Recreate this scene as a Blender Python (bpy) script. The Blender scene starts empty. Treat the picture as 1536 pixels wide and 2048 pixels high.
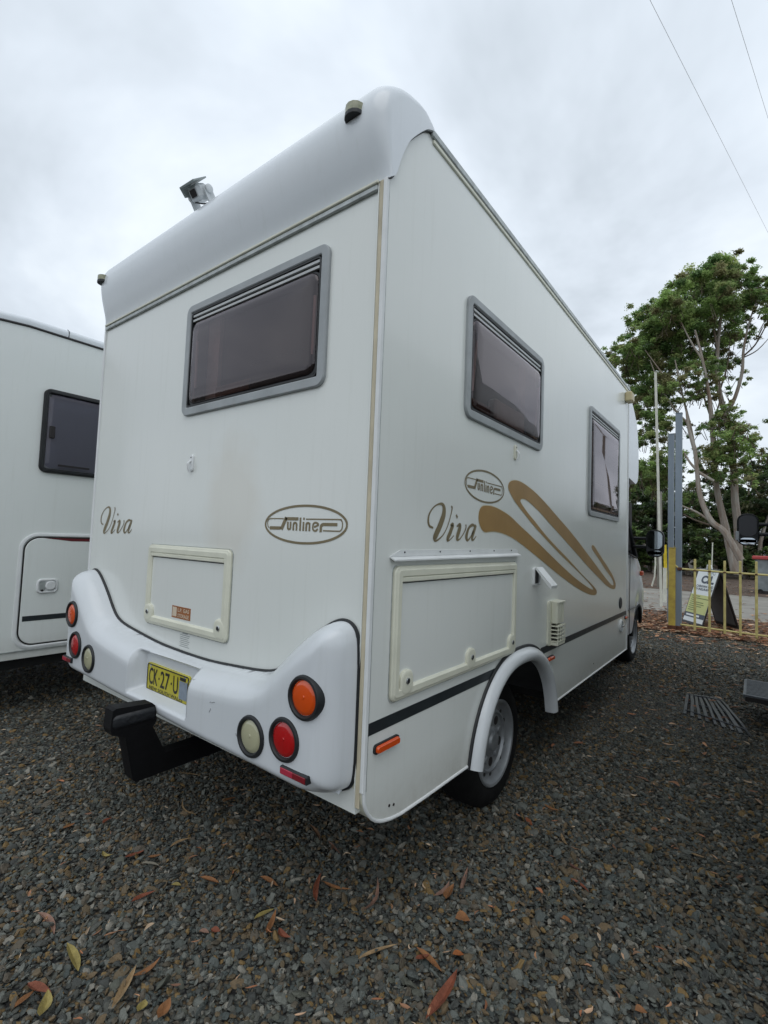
import bpy, bmesh, math, random
import numpy as np
from mathutils import Vector, Matrix
from mathutils.geometry import tessellate_polygon
random.seed(7); RNG = np.random.default_rng(11)
R = math.radians
scene = bpy.context.scene
col = scene.collection

# ------------------------------------------------------------------ camera
CAM = np.array([1.0538, -1.3180, 1.4592]); YAW, PITCH, ROLL = 0.65416, 0.0561, 0.0384
FPX = 969.85                                    # focal length for a 1536 px wide frame
cy_, sy_ = math.cos(YAW), math.sin(YAW); cp_, sp_ = math.cos(PITCH), math.sin(PITCH)
fw = Vector((-sy_*cp_, cy_*cp_, sp_)); rt0 = Vector((cy_, sy_, 0)); up0 = rt0.cross(fw)
rt = math.cos(ROLL)*rt0 + math.sin(ROLL)*up0; up = -math.sin(ROLL)*rt0 + math.cos(ROLL)*up0
cd = bpy.data.cameras.new('camera'); cam = bpy.data.objects.new('camera', cd); col.objects.link(cam)
m = Matrix((rt, up, -fw)).transposed().to_4x4(); m.translation = Vector(CAM)
cam.matrix_world = m
cd.sensor_fit = 'HORIZONTAL'; cd.sensor_width = 36; cd.lens = 36*FPX/1536
cd.clip_start = 0.05; cd.clip_end = 2000
scene.camera = cam
scene.render.resolution_x = 768; scene.render.resolution_y = 1024

# ------------------------------------------------------------------ sky, sun, exposure
SUN_EL, SUN_AZ = R(62), R(140)                  # azimuth from +y (north) clockwise: behind the camera, to the right
w = bpy.data.worlds.new('World'); scene.world = w; w.use_nodes = True
nt = w.node_tree; nt.nodes.clear()
def N(t, **k):
    n = nt.nodes.new(t)
    for a, b in k.items(): setattr(n, a, b)
    return n
L = nt.links.new
out = N('ShaderNodeOutputWorld')
sky = N('ShaderNodeTexSky', sky_type='NISHITA', sun_disc=False, sun_elevation=SUN_EL, sun_rotation=SUN_AZ, air_density=1.0, dust_density=3.0)
bgs = N('ShaderNodeBackground'); bgs.inputs['Strength'].default_value = 0.08
L(sky.outputs[0], bgs.inputs[0])
tc = N('ShaderNodeTexCoord')
sep = N('ShaderNodeSeparateXYZ'); L(tc.outputs['Generated'], sep.inputs[0])
zc = N('ShaderNodeMath', operation='MAXIMUM'); L(sep.outputs['Z'], zc.inputs[0]); zc.inputs[1].default_value = 0.0
za = N('ShaderNodeMath', operation='ADD'); L(zc.outputs[0], za.inputs[0]); za.inputs[1].default_value = 0.32
dx = N('ShaderNodeMath', operation='DIVIDE'); L(sep.outputs['X'], dx.inputs[0]); L(za.outputs[0], dx.inputs[1])
dy = N('ShaderNodeMath', operation='DIVIDE'); L(sep.outputs['Y'], dy.inputs[0]); L(za.outputs[0], dy.inputs[1])
cx = N('ShaderNodeCombineXYZ'); L(dx.outputs[0], cx.inputs[0]); L(dy.outputs[0], cx.inputs[1]); cx.inputs[2].default_value = 16.3
n1 = N('ShaderNodeTexNoise'); n1.inputs['Scale'].default_value = 1.0; n1.inputs['Detail'].default_value = 6; n1.inputs['Roughness'].default_value = 0.54; n1.inputs['Distortion'].default_value = 0.3
sh_ = N('ShaderNodeVectorMath', operation='ADD'); sh_.inputs[1].default_value = (0.210, 0.282, 0); L(cx.outputs[0], sh_.inputs[0]); L(sh_.outputs[0], n1.inputs['Vector'])
cr = N('ShaderNodeValToRGB'); e = cr.color_ramp.elements
e[0].position = 0.36; e[0].color = (0.52, 0.58, 0.64, 1)
e[1].position = 0.57; e[1].color = (0.87, 0.94, 1.0, 1)
k = e.new(0.47); k.color = (0.70, 0.77, 0.85, 1)
L(n1.outputs['Fac'], cr.inputs[0])
bgc = N('ShaderNodeBackground'); L(cr.outputs[0], bgc.inputs[0])
zen = N('ShaderNodeMapRange'); zen.inputs['To Min'].default_value = 1.0; zen.inputs['To Max'].default_value = 1.20; L(zc.outputs[0], zen.inputs[0]); L(zen.outputs[0], bgc.inputs['Strength'])
mx = N('ShaderNodeMixShader'); mx.inputs[0].default_value = 0.93
L(bgs.outputs[0], mx.inputs[1]); L(bgc.outputs[0], mx.inputs[2]); L(mx.outputs[0], out.inputs[0])

sd = bpy.data.lights.new('sun', 'SUN'); sd.energy = 0.55; sd.angle = R(50); sd.color = (1.0, 0.97, 0.93)
sun = bpy.data.objects.new('sun', sd); col.objects.link(sun)
sdir = Vector((math.sin(SUN_AZ)*math.cos(SUN_EL), math.cos(SUN_AZ)*math.cos(SUN_EL), math.sin(SUN_EL)))
sun.rotation_euler = sdir.to_track_quat('Z', 'Y').to_euler(); sun.location = (0, 0, 30)
scene.view_settings.view_transform = 'Standard'; scene.view_settings.look = 'None'
scene.view_settings.exposure = 0.10; scene.view_settings.gamma = 1.0
scene.view_settings.use_curve_mapping = False
scene.render.engine = 'CYCLES'

# ------------------------------------------------------------------ materials
def mat(name, c, rough=0.5, metal=0.0, var=0.0, scale=6.0, bump=0.0, bscale=40.0, spec=None, c2=None, coat=0.0, stretch=None, obj_rand=False):
    m = bpy.data.materials.new(name); m.use_nodes = True
    t = m.node_tree; b = t.nodes['Principled BSDF']
    b.inputs['Base Color'].default_value = (*c, 1); b.inputs['Roughness'].default_value = rough; b.inputs['Metallic'].default_value = metal
    if spec is not None: b.inputs['IOR'].default_value = spec
    if coat: b.inputs['Coat Weight'].default_value = coat; b.inputs['Coat Roughness'].default_value = 0.08
    tcn = t.nodes.new('ShaderNodeTexCoord'); mp = t.nodes.new('ShaderNodeMapping'); t.links.new(tcn.outputs['Object'], mp.inputs[0])
    if stretch: mp.inputs['Scale'].default_value = stretch
    if var or c2:
        n = t.nodes.new('ShaderNodeTexNoise'); n.inputs['Scale'].default_value = scale; n.inputs['Detail'].default_value = 6; n.inputs['Roughness'].default_value = 0.62
        t.links.new(mp.outputs[0], n.inputs['Vector'])
        r = t.nodes.new('ShaderNodeValToRGB'); r.color_ramp.elements[0].position = 0.33; r.color_ramp.elements[1].position = 0.68
        r.color_ramp.elements[0].color = (*(c2 if c2 else [x*(1-var) for x in c]), 1); r.color_ramp.elements[1].color = (*[min(1, x*(1+var*0.4)) for x in c], 1)
        t.links.new(n.outputs['Fac'], r.inputs[0]); t.links.new(r.outputs[0], b.inputs['Base Color'])
        rr = t.nodes.new('ShaderNodeMapRange'); rr.inputs['To Min'].default_value = min(1, rough*1.25); rr.inputs['To Max'].default_value = rough*0.85
        t.links.new(n.outputs['Fac'], rr.inputs[0]); t.links.new(rr.outputs[0], b.inputs['Roughness'])
    if bump:
        n2 = t.nodes.new('ShaderNodeTexNoise'); n2.inputs['Scale'].default_value = bscale; n2.inputs['Detail'].default_value = 4
        t.links.new(mp.outputs[0], n2.inputs['Vector'])
        bp = t.nodes.new('ShaderNodeBump'); bp.inputs['Strength'].default_value = bump; bp.inputs['Distance'].default_value = 0.01
        t.links.new(n2.outputs['Fac'], bp.inputs['Height']); t.links.new(bp.outputs[0], b.inputs['Normal'])
    return m

def wall_mat(name, c, stain=None, zlow=None):
    # painted aluminium / fibreglass: faint waves, vertical water streaks, grime blotches, an old sticker stain, road dirt low down that also stands in for shade there
    m = mat(name, c, rough=0.24, bump=0.10, bscale=1.6, coat=0.25)
    t = m.node_tree; b = t.nodes['Principled BSDF']; Lk = t.links.new
    g = t.nodes.new('ShaderNodeNewGeometry')
    mp = t.nodes.new('ShaderNodeMapping'); mp.inputs['Scale'].default_value = (19, 19, 1.1); Lk(g.outputs['Position'], mp.inputs[0])
    n = t.nodes.new('ShaderNodeTexNoise'); n.inputs['Scale'].default_value = 1.4; n.inputs['Detail'].default_value = 7; n.inputs['Roughness'].default_value = 0.7; Lk(mp.outputs[0], n.inputs['Vector'])
    n2 = t.nodes.new('ShaderNodeTexNoise'); n2.inputs['Scale'].default_value = 1.7; n2.inputs['Detail'].default_value = 5; Lk(g.outputs['Position'], n2.inputs['Vector'])
    r = t.nodes.new('ShaderNodeValToRGB'); r.color_ramp.elements[0].position = 0.54; r.color_ramp.elements[1].position = 0.80
    r.color_ramp.elements[0].color = (0, 0, 0, 1); r.color_ramp.elements[1].color = (1, 1, 1, 1); Lk(n.outputs['Fac'], r.inputs[0])
    mm = t.nodes.new('ShaderNodeMath'); mm.operation = 'MULTIPLY'; Lk(r.outputs[0], mm.inputs[0]); mm.inputs[1].default_value = 0.19
    mixa = t.nodes.new('ShaderNodeMix'); mixa.data_type = 'RGBA'; mixa.inputs[6].default_value = (*c, 1); mixa.inputs[7].default_value = (c[0]*.62, c[1]*.62, c[2]*.55, 1); Lk(mm.outputs[0], mixa.inputs[0])
    r2 = t.nodes.new('ShaderNodeMapRange'); r2.inputs['From Min'].default_value = 0.3; r2.inputs['From Max'].default_value = 0.7; r2.inputs['To Min'].default_value = 0.0; r2.inputs['To Max'].default_value = 0.20; Lk(n2.outputs['Fac'], r2.inputs[0])
    mixb = t.nodes.new('ShaderNodeMix'); mixb.data_type = 'RGBA'; Lk(mixa.outputs[2], mixb.inputs[6]); mixb.inputs[7].default_value = (c[0]*.8, c[1]*.86, c[2]*.84, 1); Lk(r2.outputs[0], mixb.inputs[0])
    last = mixb.outputs[2]
    sepn = t.nodes.new('ShaderNodeSeparateXYZ'); Lk(g.outputs['Position'], sepn.inputs[0])
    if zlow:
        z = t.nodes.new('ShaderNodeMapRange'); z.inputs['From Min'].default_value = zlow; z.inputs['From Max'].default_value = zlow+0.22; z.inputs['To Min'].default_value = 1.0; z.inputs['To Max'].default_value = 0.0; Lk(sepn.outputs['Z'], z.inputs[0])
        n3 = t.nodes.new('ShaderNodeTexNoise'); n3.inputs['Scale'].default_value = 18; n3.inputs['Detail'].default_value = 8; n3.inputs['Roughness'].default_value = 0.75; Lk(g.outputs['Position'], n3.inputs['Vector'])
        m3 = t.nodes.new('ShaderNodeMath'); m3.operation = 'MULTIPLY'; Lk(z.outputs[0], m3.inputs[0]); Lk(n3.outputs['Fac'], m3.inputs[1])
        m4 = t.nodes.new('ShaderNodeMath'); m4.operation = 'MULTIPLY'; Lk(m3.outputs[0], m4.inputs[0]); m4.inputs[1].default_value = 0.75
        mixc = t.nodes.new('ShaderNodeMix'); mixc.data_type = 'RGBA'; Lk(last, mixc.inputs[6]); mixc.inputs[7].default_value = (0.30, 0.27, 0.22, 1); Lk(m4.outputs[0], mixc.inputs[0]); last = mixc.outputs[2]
    if stain:
        (sx, sz, rx, rz) = stain
        ma = t.nodes.new('ShaderNodeMapping'); ma.inputs['Location'].default_value = (-sx/rx, 0, -sz/rz); ma.inputs['Scale'].default_value = (1/rx, 0, 1/rz); Lk(g.outputs['Position'], ma.inputs[0])
        n4 = t.nodes.new('ShaderNodeTexNoise'); n4.inputs['Scale'].default_value = 6; n4.inputs['Detail'].default_value = 6; Lk(g.outputs['Position'], n4.inputs['Vector'])
        vm = t.nodes.new('ShaderNodeVectorMath'); vm.operation = 'LENGTH'; Lk(ma.outputs[0], vm.inputs[0])
        ad = t.nodes.new('ShaderNodeMath'); ad.operation = 'ADD'; Lk(vm.outputs['Value'], ad.inputs[0]); Lk(n4.outputs['Fac'], ad.inputs[1])
        mr = t.nodes.new('ShaderNodeMapRange'); mr.inputs['From Min'].default_value = 1.0; mr.inputs['From Max'].default_value = 1.5; mr.inputs['To Min'].default_value = 0.36; mr.inputs['To Max'].default_value = 0.0; Lk(ad.outputs[0], mr.inputs[0])
        mixd = t.nodes.new('ShaderNodeMix'); mixd.data_type = 'RGBA'; Lk(last, mixd.inputs[6]); mixd.inputs[7].default_value = (0.62, 0.58, 0.49, 1); Lk(mr.outputs[0], mixd.inputs[0]); last = mixd.outputs[2]
    Lk(last, b.inputs['Base Color'])
    return m

def lens_mat(name, c, rough=0.12):
    m = mat(name, c, rough=rough, coat=0.6)
    t = m.node_tree; b = t.nodes['Principled BSDF']
    tcn = t.nodes.new('ShaderNodeTexCoord'); wv = t.nodes.new('ShaderNodeTexChecker'); wv.inputs['Scale'].default_value = 260
    t.links.new(tcn.outputs['Object'], wv.inputs[0])
    bp = t.nodes.new('ShaderNodeBump'); bp.inputs['Strength'].default_value = 0.25; bp.inputs['Distance'].default_value = 0.001
    t.links.new(wv.outputs['Fac'], bp.inputs['Height']); t.links.new(bp.outputs[0], b.inputs['Normal'])
    return m

def glass_mat(name, tint, ior=1.62, rough=0.02):
    m = bpy.data.materials.new(name); m.use_nodes = True; t = m.node_tree; t.nodes.clear(); Lk = t.links.new
    o = t.nodes.new('ShaderNodeOutputMaterial'); tr = t.nodes.new('ShaderNodeBsdfTransparent'); tr.inputs[0].default_value = (*tint, 1)
    gl = t.nodes.new('ShaderNodeBsdfGlossy'); gl.inputs['Roughness'].default_value = rough; gl.inputs[0].default_value = (1, .93, .96, 1)
    df = t.nodes.new('ShaderNodeBsdfDiffuse'); df.inputs[0].default_value = (0.06, 0.04, 0.045, 1)
    fr = t.nodes.new('ShaderNodeFresnel'); fr.inputs[0].default_value = ior
    n = t.nodes.new('ShaderNodeTexNoise'); n.inputs['Scale'].default_value = 1.3; g = t.nodes.new('ShaderNodeTexCoord'); Lk(g.outputs['Object'], n.inputs['Vector'])
    bp = t.nodes.new('ShaderNodeBump'); bp.inputs['Strength'].default_value = 0.10; bp.inputs['Distance'].default_value = 0.012; Lk(n.outputs['Fac'], bp.inputs['Height']); Lk(bp.outputs[0], gl.inputs['Normal'])
    m1 = t.nodes.new('ShaderNodeMixShader'); m1.inputs[0].default_value = 0.10; Lk(tr.outputs[0], m1.inputs[1]); Lk(df.outputs[0], m1.inputs[2])
    m2 = t.nodes.new('ShaderNodeMixShader'); Lk(fr.outputs[0], m2.inputs[0]); Lk(m1.outputs[0], m2.inputs[1]); Lk(gl.outputs[0], m2.inputs[2]); Lk(m2.outputs[0], o.inputs[0])
    return m

def rand_mat(name, cols, rough=0.8, bump=0.0, bscale=90, trans=0.0):
    # colour picked per instance / per object
    m = mat(name, cols[0], rough=rough, bump=bump, bscale=bscale)
    t = m.node_tree; b = t.nodes['Principled BSDF']
    oi = t.nodes.new('ShaderNodeObjectInfo'); r = t.nodes.new('ShaderNodeValToRGB'); r.color_ramp.interpolation = 'CONSTANT'
    el = r.color_ramp.elements
    while len(el) > 1: el.remove(el[0])
    for i, c in enumerate(cols):
        q = el[0] if i == 0 else el.new(i/len(cols))
        q.position = i/len(cols); q.color = (*c, 1)
    t.links.new(oi.outputs['Random'], r.inputs[0])
    n = t.nodes.new('ShaderNodeTexNoise'); n.inputs['Scale'].default_value = 3; n.inputs['Detail'].default_value = 5
    g = t.nodes.new('ShaderNodeTexCoord'); t.links.new(g.outputs['Object'], n.inputs['Vector'])
    mr = t.nodes.new('ShaderNodeMapRange'); mr.inputs['To Min'].default_value = 0.6; mr.inputs['To Max'].default_value = 1.4; t.links.new(n.outputs['Fac'], mr.inputs[0])
    vm = t.nodes.new('ShaderNodeVectorMath'); vm.operation = 'SCALE'; t.links.new(r.outputs[0], vm.inputs[0]); t.links.new(mr.outputs[0], vm.inputs['Scale'])
    t.links.new(vm.outputs[0], b.inputs['Base Color'])
    return m

def attr_mat(name, rough=0.7, trans=0.0):
    m = mat(name, (.1, .1, .1), rough=rough); t = m.node_tree; b = t.nodes['Principled BSDF']
    a = t.nodes.new('ShaderNodeAttribute'); a.attribute_name = 'tone'; t.links.new(a.outputs['Color'], b.inputs['Base Color'])
    if trans:
        o = t.nodes['Material Output']; tl = t.nodes.new('ShaderNodeBsdfTranslucent'); ms = t.nodes.new('ShaderNodeMixShader'); ms.inputs[0].default_value = trans
        t.links.new(a.outputs['Color'], tl.inputs[0]); t.links.new(b.outputs[0], ms.inputs[1]); t.links.new(tl.outputs[0], ms.inputs[2]); t.links.new(ms.outputs[0], o.inputs[0])
    return m

M = dict(
    wall=wall_mat('aged_white_wall', (0.745, 0.765, 0.735), stain=(-0.83, 1.60, 0.25, 0.36)),
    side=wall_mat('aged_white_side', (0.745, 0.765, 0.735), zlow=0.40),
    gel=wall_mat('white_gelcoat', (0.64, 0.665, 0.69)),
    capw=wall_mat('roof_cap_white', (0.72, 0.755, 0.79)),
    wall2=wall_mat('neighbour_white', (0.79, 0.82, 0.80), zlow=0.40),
    cream=mat('cream_plastic', (0.70, 0.70, 0.58), 0.4, var=0.10, scale=5),
    seal=mat('beige_sealant', (0.58, 0.52, 0.38), 0.55, var=0.3, scale=9, stretch=(1, 1, .4)),
    strip=mat('window_rail_grey', (0.48, 0.50, 0.50), 0.4, var=0.1),
    alu=mat('white_aluminium', (0.74, 0.76, 0.76), 0.35, var=0.08),
    rail=mat('grey_aluminium_rail', (0.42, 0.45, 0.44), 0.4, metal=0.3, var=0.3, scale=20),
    grey=mat('grey_window_frame', (0.34, 0.365, 0.375), 0.45, var=0.18, scale=7),
    hblack=mat('hitch_black_paint', (0.005, 0.005, 0.006), 0.6, spec=1.3, var=0.4, scale=12),
    black=mat('black_rubber', (0.012, 0.014, 0.016), 0.5, var=0.4, scale=12),
    stripe=mat('black_stripe', (0.018, 0.024, 0.028), 0.4, var=0.3, scale=9),
    dark=mat('dark_interior', (0.02, 0.018, 0.018), 0.8),
    under=mat('underbody', (0.006, 0.006, 0.006), 0.9, var=0.4, scale=6),
    pane=glass_mat('tinted_acrylic', (0.60, 0.47, 0.47)),
    pane2=glass_mat('dark_tinted_glass', (0.50, 0.50, 0.58), ior=1.5),
    blind=mat('cream_blind', (0.55, 0.50, 0.43), 0.7, var=0.15, scale=12),
    stay=mat('pale_stay', (0.75, 0.66, 0.60), 0.4),
    stain=mat('brown_curtain', (0.20, 0.11, 0.07), 0.8, var=0.4, scale=5),
    amber=lens_mat('amber_lens', (0.66, 0.075, 0.004)), red=lens_mat('red_lens', (0.42, 0.004, 0.006)),
    clear=lens_mat('aged_clear_lens', (0.42, 0.41, 0.27)), refl=lens_mat('red_reflector', (0.20, 0.012, 0.02)), refl2=lens_mat('red_reflector_bright', (0.42, 0.03, 0.06)),
    olive=mat('algae_stained_lens', (0.17, 0.18, 0.10), 0.35, c2=(0.36, 0.36, 0.24), scale=30, coat=0.3),
    gold=mat('gold_vinyl', (0.35, 0.205, 0.062), 0.42, var=0.12, scale=3),
    bronze=mat('bronze_vinyl', (0.20, 0.16, 0.085), 0.42, var=0.15, scale=8),
    goldedge=mat('pale_vinyl_edge', (0.55, 0.52, 0.38), 0.5),
    plate=mat('yellow_plate', (0.50, 0.44, 0.035), 0.4, var=0.2, scale=9), ink=mat('black_ink', (0.015, 0.012, 0.012), 0.5),
    rim=mat('silver_wheel', (0.27, 0.285, 0.30), 0.40, metal=0.4, var=0.25, scale=8), tyre=mat('tyre_rubber', (0.010, 0.010, 0.010), 0.95, spec=1.25, var=0.3, scale=14, bump=.2),
    chrome=mat('worn_chrome', (0.55, 0.57, 0.58), 0.25, metal=0.9), cam=mat('camera_plastic', (0.62, 0.65, 0.66), 0.4, var=0.15), camd=mat('camera_shade_grey', (0.28, 0.32, 0.31), 0.5),
    sticker=mat('orange_sticker', (0.34, 0.12, 0.035), 0.5, var=0.3, scale=30), white=mat('white_print', (0.75, 0.75, 0.72), 0.5),
    cab=mat('white_cab_paint', (0.66, 0.70, 0.74), 0.15, var=0.06, coat=0.5), mirror=mat('mirror_glass', (0.55, 0.60, 0.65), 0.03, metal=1.0),
    maroon=mat('maroon_stripe', (0.12, 0.01, 0.015), 0.4), sleeve=mat('plastic_ribbed_step', (0.10, 0.115, 0.13), 0.35, var=0.2, scale=12),
    yel=mat('yellow_paint', (0.52, 0.40, 0.07), 0.5, c2=(0.33, 0.23, 0.05), scale=6, bump=.15), yel2=mat('bright_yellow_paint', (0.66, 0.50, 0.02), 0.5, var=0.3, scale=5),
    yfence=mat('faded_yellow_paint', (0.60, 0.53, 0.21), 0.55, c2=(0.40, 0.33, 0.12), scale=7), rust=mat('rust', (0.11, 0.04, 0.018), 0.9, var=0.5, scale=30, bump=.4),
    steel=mat('blue_grey_steel', (0.20, 0.24, 0.28), 0.45, metal=0.2, var=0.2, scale=3, stretch=(1, 1, .3)), pole=mat('white_pole', (0.62, 0.62, 0.54), 0.5, var=0.15), wood=mat('grey_timber', (0.24, 0.23, 0.20), 0.9, var=0.4, scale=4, stretch=(6, 6, .5)),
    signw=mat('sign_white', (0.76, 0.80, 0.80), 0.4), signy=mat('sign_green_yellow', (0.55, 0.58, 0.20), 0.4), signn=mat('sign_navy', (0.015, 0.03, 0.06), 0.4), signg=mat('sign_back_grey', (0.13, 0.13, 0.13), 0.6, var=0.1, scale=3), signl=mat('sign_green_line', (0.13, 0.17, 0.03), 0.5),
    binm=mat('galvanised_bin', (0.25, 0.28, 0.29), 0.55, var=0.3, scale=4, metal=.2), binr=mat('red_lid', (0.40, 0.05, 0.05), 0.5, var=0.2),
    bark=mat('smooth_gum_bark', (0.35, 0.335, 0.30), 0.85, c2=(0.20, 0.14, 0.10), scale=2.2, bump=0.3, bscale=12, stretch=(2, 2, .35)),
    twig=mat('dark_twig', (0.10, 0.075, 0.055), 0.9),
    leafm=attr_mat('foliage', 0.5, 0.5), litter=attr_mat('leaf_litter', 0.8),
    cable=mat('power_cable', (0.75, 0.78, 0.80), 0.6), shedw=mat('shed_wall', (0.22, 0.12, 0.08), 0.8, var=.3, scale=3), shedr=mat('shed_roof', (0.60, 0.52, 0.44), 0.6, var=.2),
)

# ------------------------------------------------------------------ helpers
def tag(o, label=None, cat=None, group=None, kind=None):
    if label: o['label'] = label
    if cat: o['category'] = cat
    if group: o['group'] = group
    if kind: o['kind'] = kind
    return o
def empty(name, loc=(0, 0, 0), **k):
    o = bpy.data.objects.new(name, None); col.objects.link(o); o.location = loc; o.empty_display_size = 0.2
    bpy.context.view_layer.update()
    return tag(o, **k)
class MB:
    def __init__(s): s.v = []; s.f = []; s.mi = []; s.mats = []
    def m(s, mt):
        if mt not in s.mats: s.mats.append(mt)
        return s.mats.index(mt)
    def add(s, vs, fs, mt=None):
        b = len(s.v); s.v += [tuple(map(float, p)) for p in vs]; s.f += [tuple(b+i for i in f) for f in fs]
        s.mi += [s.m(mt) if mt else 0]*len(fs)
        return s
    def box(s, a, b, mt=None, ch=0.0):
        (x0, y0, z0), (x1, y1, z1) = [min(p, q) for p, q in zip(a, b)], [max(p, q) for p, q in zip(a, b)]
        ch = min(ch, (x1-x0)/2.01, (y1-y0)/2.01, (z1-z0)/2.01)
        if ch <= 0:
            v = [(x, y, z) for z in (z0, z1) for y in (y0, y1) for x in (x0, x1)]
            return s.add(v, [(0, 2, 3, 1), (4, 5, 7, 6), (0, 1, 5, 4), (2, 6, 7, 3), (0, 4, 6, 2), (1, 3, 7, 5)], mt)
        pts = []
        for sx in (0, 1):
            for sy in (0, 1):
                for sz in (0, 1):
                    X = (x0, x1)[sx]; Y = (y0, y1)[sy]; Z = (z0, z1)[sz]
                    dx_, dy_, dz_ = (ch if not sx else -ch), (ch if not sy else -ch), (ch if not sz else -ch)
                    pts += [(X, Y+dy_, Z+dz_), (X+dx_, Y, Z+dz_), (X+dx_, Y+dy_, Z)]
        bm = bmesh.new(); vs = [bm.verts.new(p) for p in pts]
        bmesh.ops.convex_hull(bm, input=vs); bm.verts.index_update()
        vv = [tuple(v.co) for v in bm.verts]; ff = [tuple(v.index for v in f.verts) for f in bm.faces]; bm.free()
        return s.add(vv, ff, mt)
    def tube(s, pts, r, n=8, mt=None, cap=True, up=None):
        pts = [Vector(p) for p in pts]; rs = r if isinstance(r, (list, tuple)) else [r]*len(pts)
        base = len(s.v); ref = None; vs = []; fs = []
        for i, p in enumerate(pts):
            t = (pts[min(i+1, len(pts)-1)]-pts[max(i-1, 0)]).normalized()
            if ref is None: ref = Vector(up) if up else (Vector((0, 0, 1)) if abs(t.z) < .9 else Vector((1, 0, 0)))
            a = (ref - t*ref.dot(t)).normalized(); b = t.cross(a); ref = a
            vs += [p + rs[i]*(math.cos(2*math.pi*j/n)*a + math.sin(2*math.pi*j/n)*b) for j in range(n)]
        for i in range(len(pts)-1):
            fs += [(i*n+j, i*n+(j+1) % n, (i+1)*n+(j+1) % n, (i+1)*n+j) for j in range(n)]
        if cap: fs += [tuple(range(n))[::-1], tuple((len(pts)-1)*n+j for j in range(n))]
        return s.add(vs, fs, mt)
    def lathe(s, prof, o, axis, n=32, mt=None, cap=True):
        # prof: (radius, along axis)
        ax = Vector(axis).normalized(); a = ax.orthogonal().normalized(); b = ax.cross(a); o = Vector(o)
        vs = []; fs = []
        for r, h in prof: vs += [o+ax*h+r*(math.cos(2*math.pi*j/n)*a+math.sin(2*math.pi*j/n)*b) for j in range(n)]
        for i in range(len(prof)-1): fs += [(i*n+j, i*n+(j+1) % n, (i+1)*n+(j+1) % n, (i+1)*n+j) for j in range(n)]
        if cap: fs.append(tuple((len(prof)-1)*n+j for j in range(n)))
        return s.add(vs, fs, mt)
    def extrude(s, poly, f, d0, d1, holes=(), mt=None, back=True):
        # poly in (u,v), f(u,v,d) -> world; filled with holes
        loops = [list(poly)]+[list(h) for h in holes]
        flat = [p for l in loops for p in l]; n = len(flat)
        tri = tessellate_polygon([[Vector((p[0], p[1], 0)) for p in l] for l in loops])
        vs = [f(u, v, d1) for u, v in flat]+[f(u, v, d0) for u, v in flat]
        fs = [tuple(t) for t in tri]
        if back: fs += [tuple(i+n for i in reversed(t)) for t in tri]
        o = 0
        for l in loops:
            k = len(l); fs += [(o+i, o+(i+1) % k, n+o+(i+1) % k, n+o+i) for i in range(k)]; o += k
        return s.add(vs, fs, mt)
    def rr(s, u0, u1, v0, v1, r, f, prof, seg=6, mt=None, cap=True):
        # rounded rectangle swept through profile [(inset, depth)...]; last loop capped
        vs = []; fs = []; n = 4*(seg+1)
        for ins, d in prof:
            a0, a1, b0, b1 = u0+ins, u1-ins, v0+ins, v1-ins; q = max(r-ins, 0.003)
            for cx2, cy2, an in ((a1-q, b1-q, 0), (a0+q, b1-q, 90), (a0+q, b0+q, 180), (a1-q, b0+q, 270)):
                for j in range(seg+1):
                    t = R(an+90*j/seg); vs.append(f(cx2+q*math.cos(t), cy2+q*math.sin(t), d))
        for i in range(len(prof)-1): fs += [(i*n+j, i*n+(j+1) % n, (i+1)*n+(j+1) % n, (i+1)*n+j) for j in range(n)]
        if cap: fs.append(tuple((len(prof)-1)*n+j for j in range(n)))
        return s.add(vs, fs, mt)
    def build(s, name, mt=None, parent=None, smooth=False, kind=None, angle=None):
        me = bpy.data.meshes.new(name); me.from_pydata(s.v, [], s.f); 
        ms = s.mats if s.mats else [mt]
        for q in ms: me.materials.append(M[q] if isinstance(q, str) else q)
        if s.mats: me.polygons.foreach_set('material_index', s.mi)
        bm = bmesh.new(); bm.from_mesh(me); bmesh.ops.remove_doubles(bm, verts=bm.verts, dist=1e-5) if smooth else None
        bmesh.ops.recalc_face_normals(bm, faces=bm.faces)
        if smooth:
            for fc in bm.faces: fc.smooth = True
            lim = angle if angle else R(38)
            for ed in bm.edges:
                if len(ed.link_faces) == 2 and ed.calc_face_angle(0) > lim: ed.smooth = False
        bm.to_mesh(me); bm.free()
        o = bpy.data.objects.new(name, me); col.objects.link(o)
        if parent:
            o.parent = parent
            if parent.type == 'EMPTY': o.matrix_parent_inverse = Matrix.Translation(-parent.location)
        if kind: o['kind'] = kind
        return o
def catmull(p, n=6, closed=False):
    p = [np.array(q, float) for q in p]; o = []; k = len(p)
    rng = range(k if closed else k-1)
    for i in rng:
        a, b, c, d = (p[(i-1) % k] if closed or i > 0 else p[0]), p[i], p[(i+1) % k], (p[(i+2) % k] if closed or i+2 < k else p[-1])
        for j in range(n):
            t = j/n; o.append(0.5*((2*b)+(c-a)*t+(2*a-5*b+4*c-d)*t*t+(3*b-a-3*c+d)*t**3))
    if not closed: o.append(p[-1])
    return o
def ribbon(mb, pts, f, d, smooth=4, w=None):
    # pts (u, v, width): flat strip lying on a surface
    q = [(p[0], p[1], p[2] if len(p) > 2 else w) for p in pts]
    if smooth: q = [tuple(x) for x in catmull(q, smooth)]
    vs = []; n = len(q)
    for i in range(n):
        a, b = q[max(i-1, 0)], q[min(i+1, n-1)]; tx, ty = b[0]-a[0], b[1]-a[1]; l = math.hypot(tx, ty) or 1; nx, ny = -ty/l, tx/l; h = max(q[i][2], .001)/2
        vs += [f(q[i][0]+nx*h, q[i][1]+ny*h, d), f(q[i][0]-nx*h, q[i][1]-ny*h, d)]
    mb.add(vs, [(2*i, 2*i+1, 2*i+3, 2*i+2) for i in range(n-1)])
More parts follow.
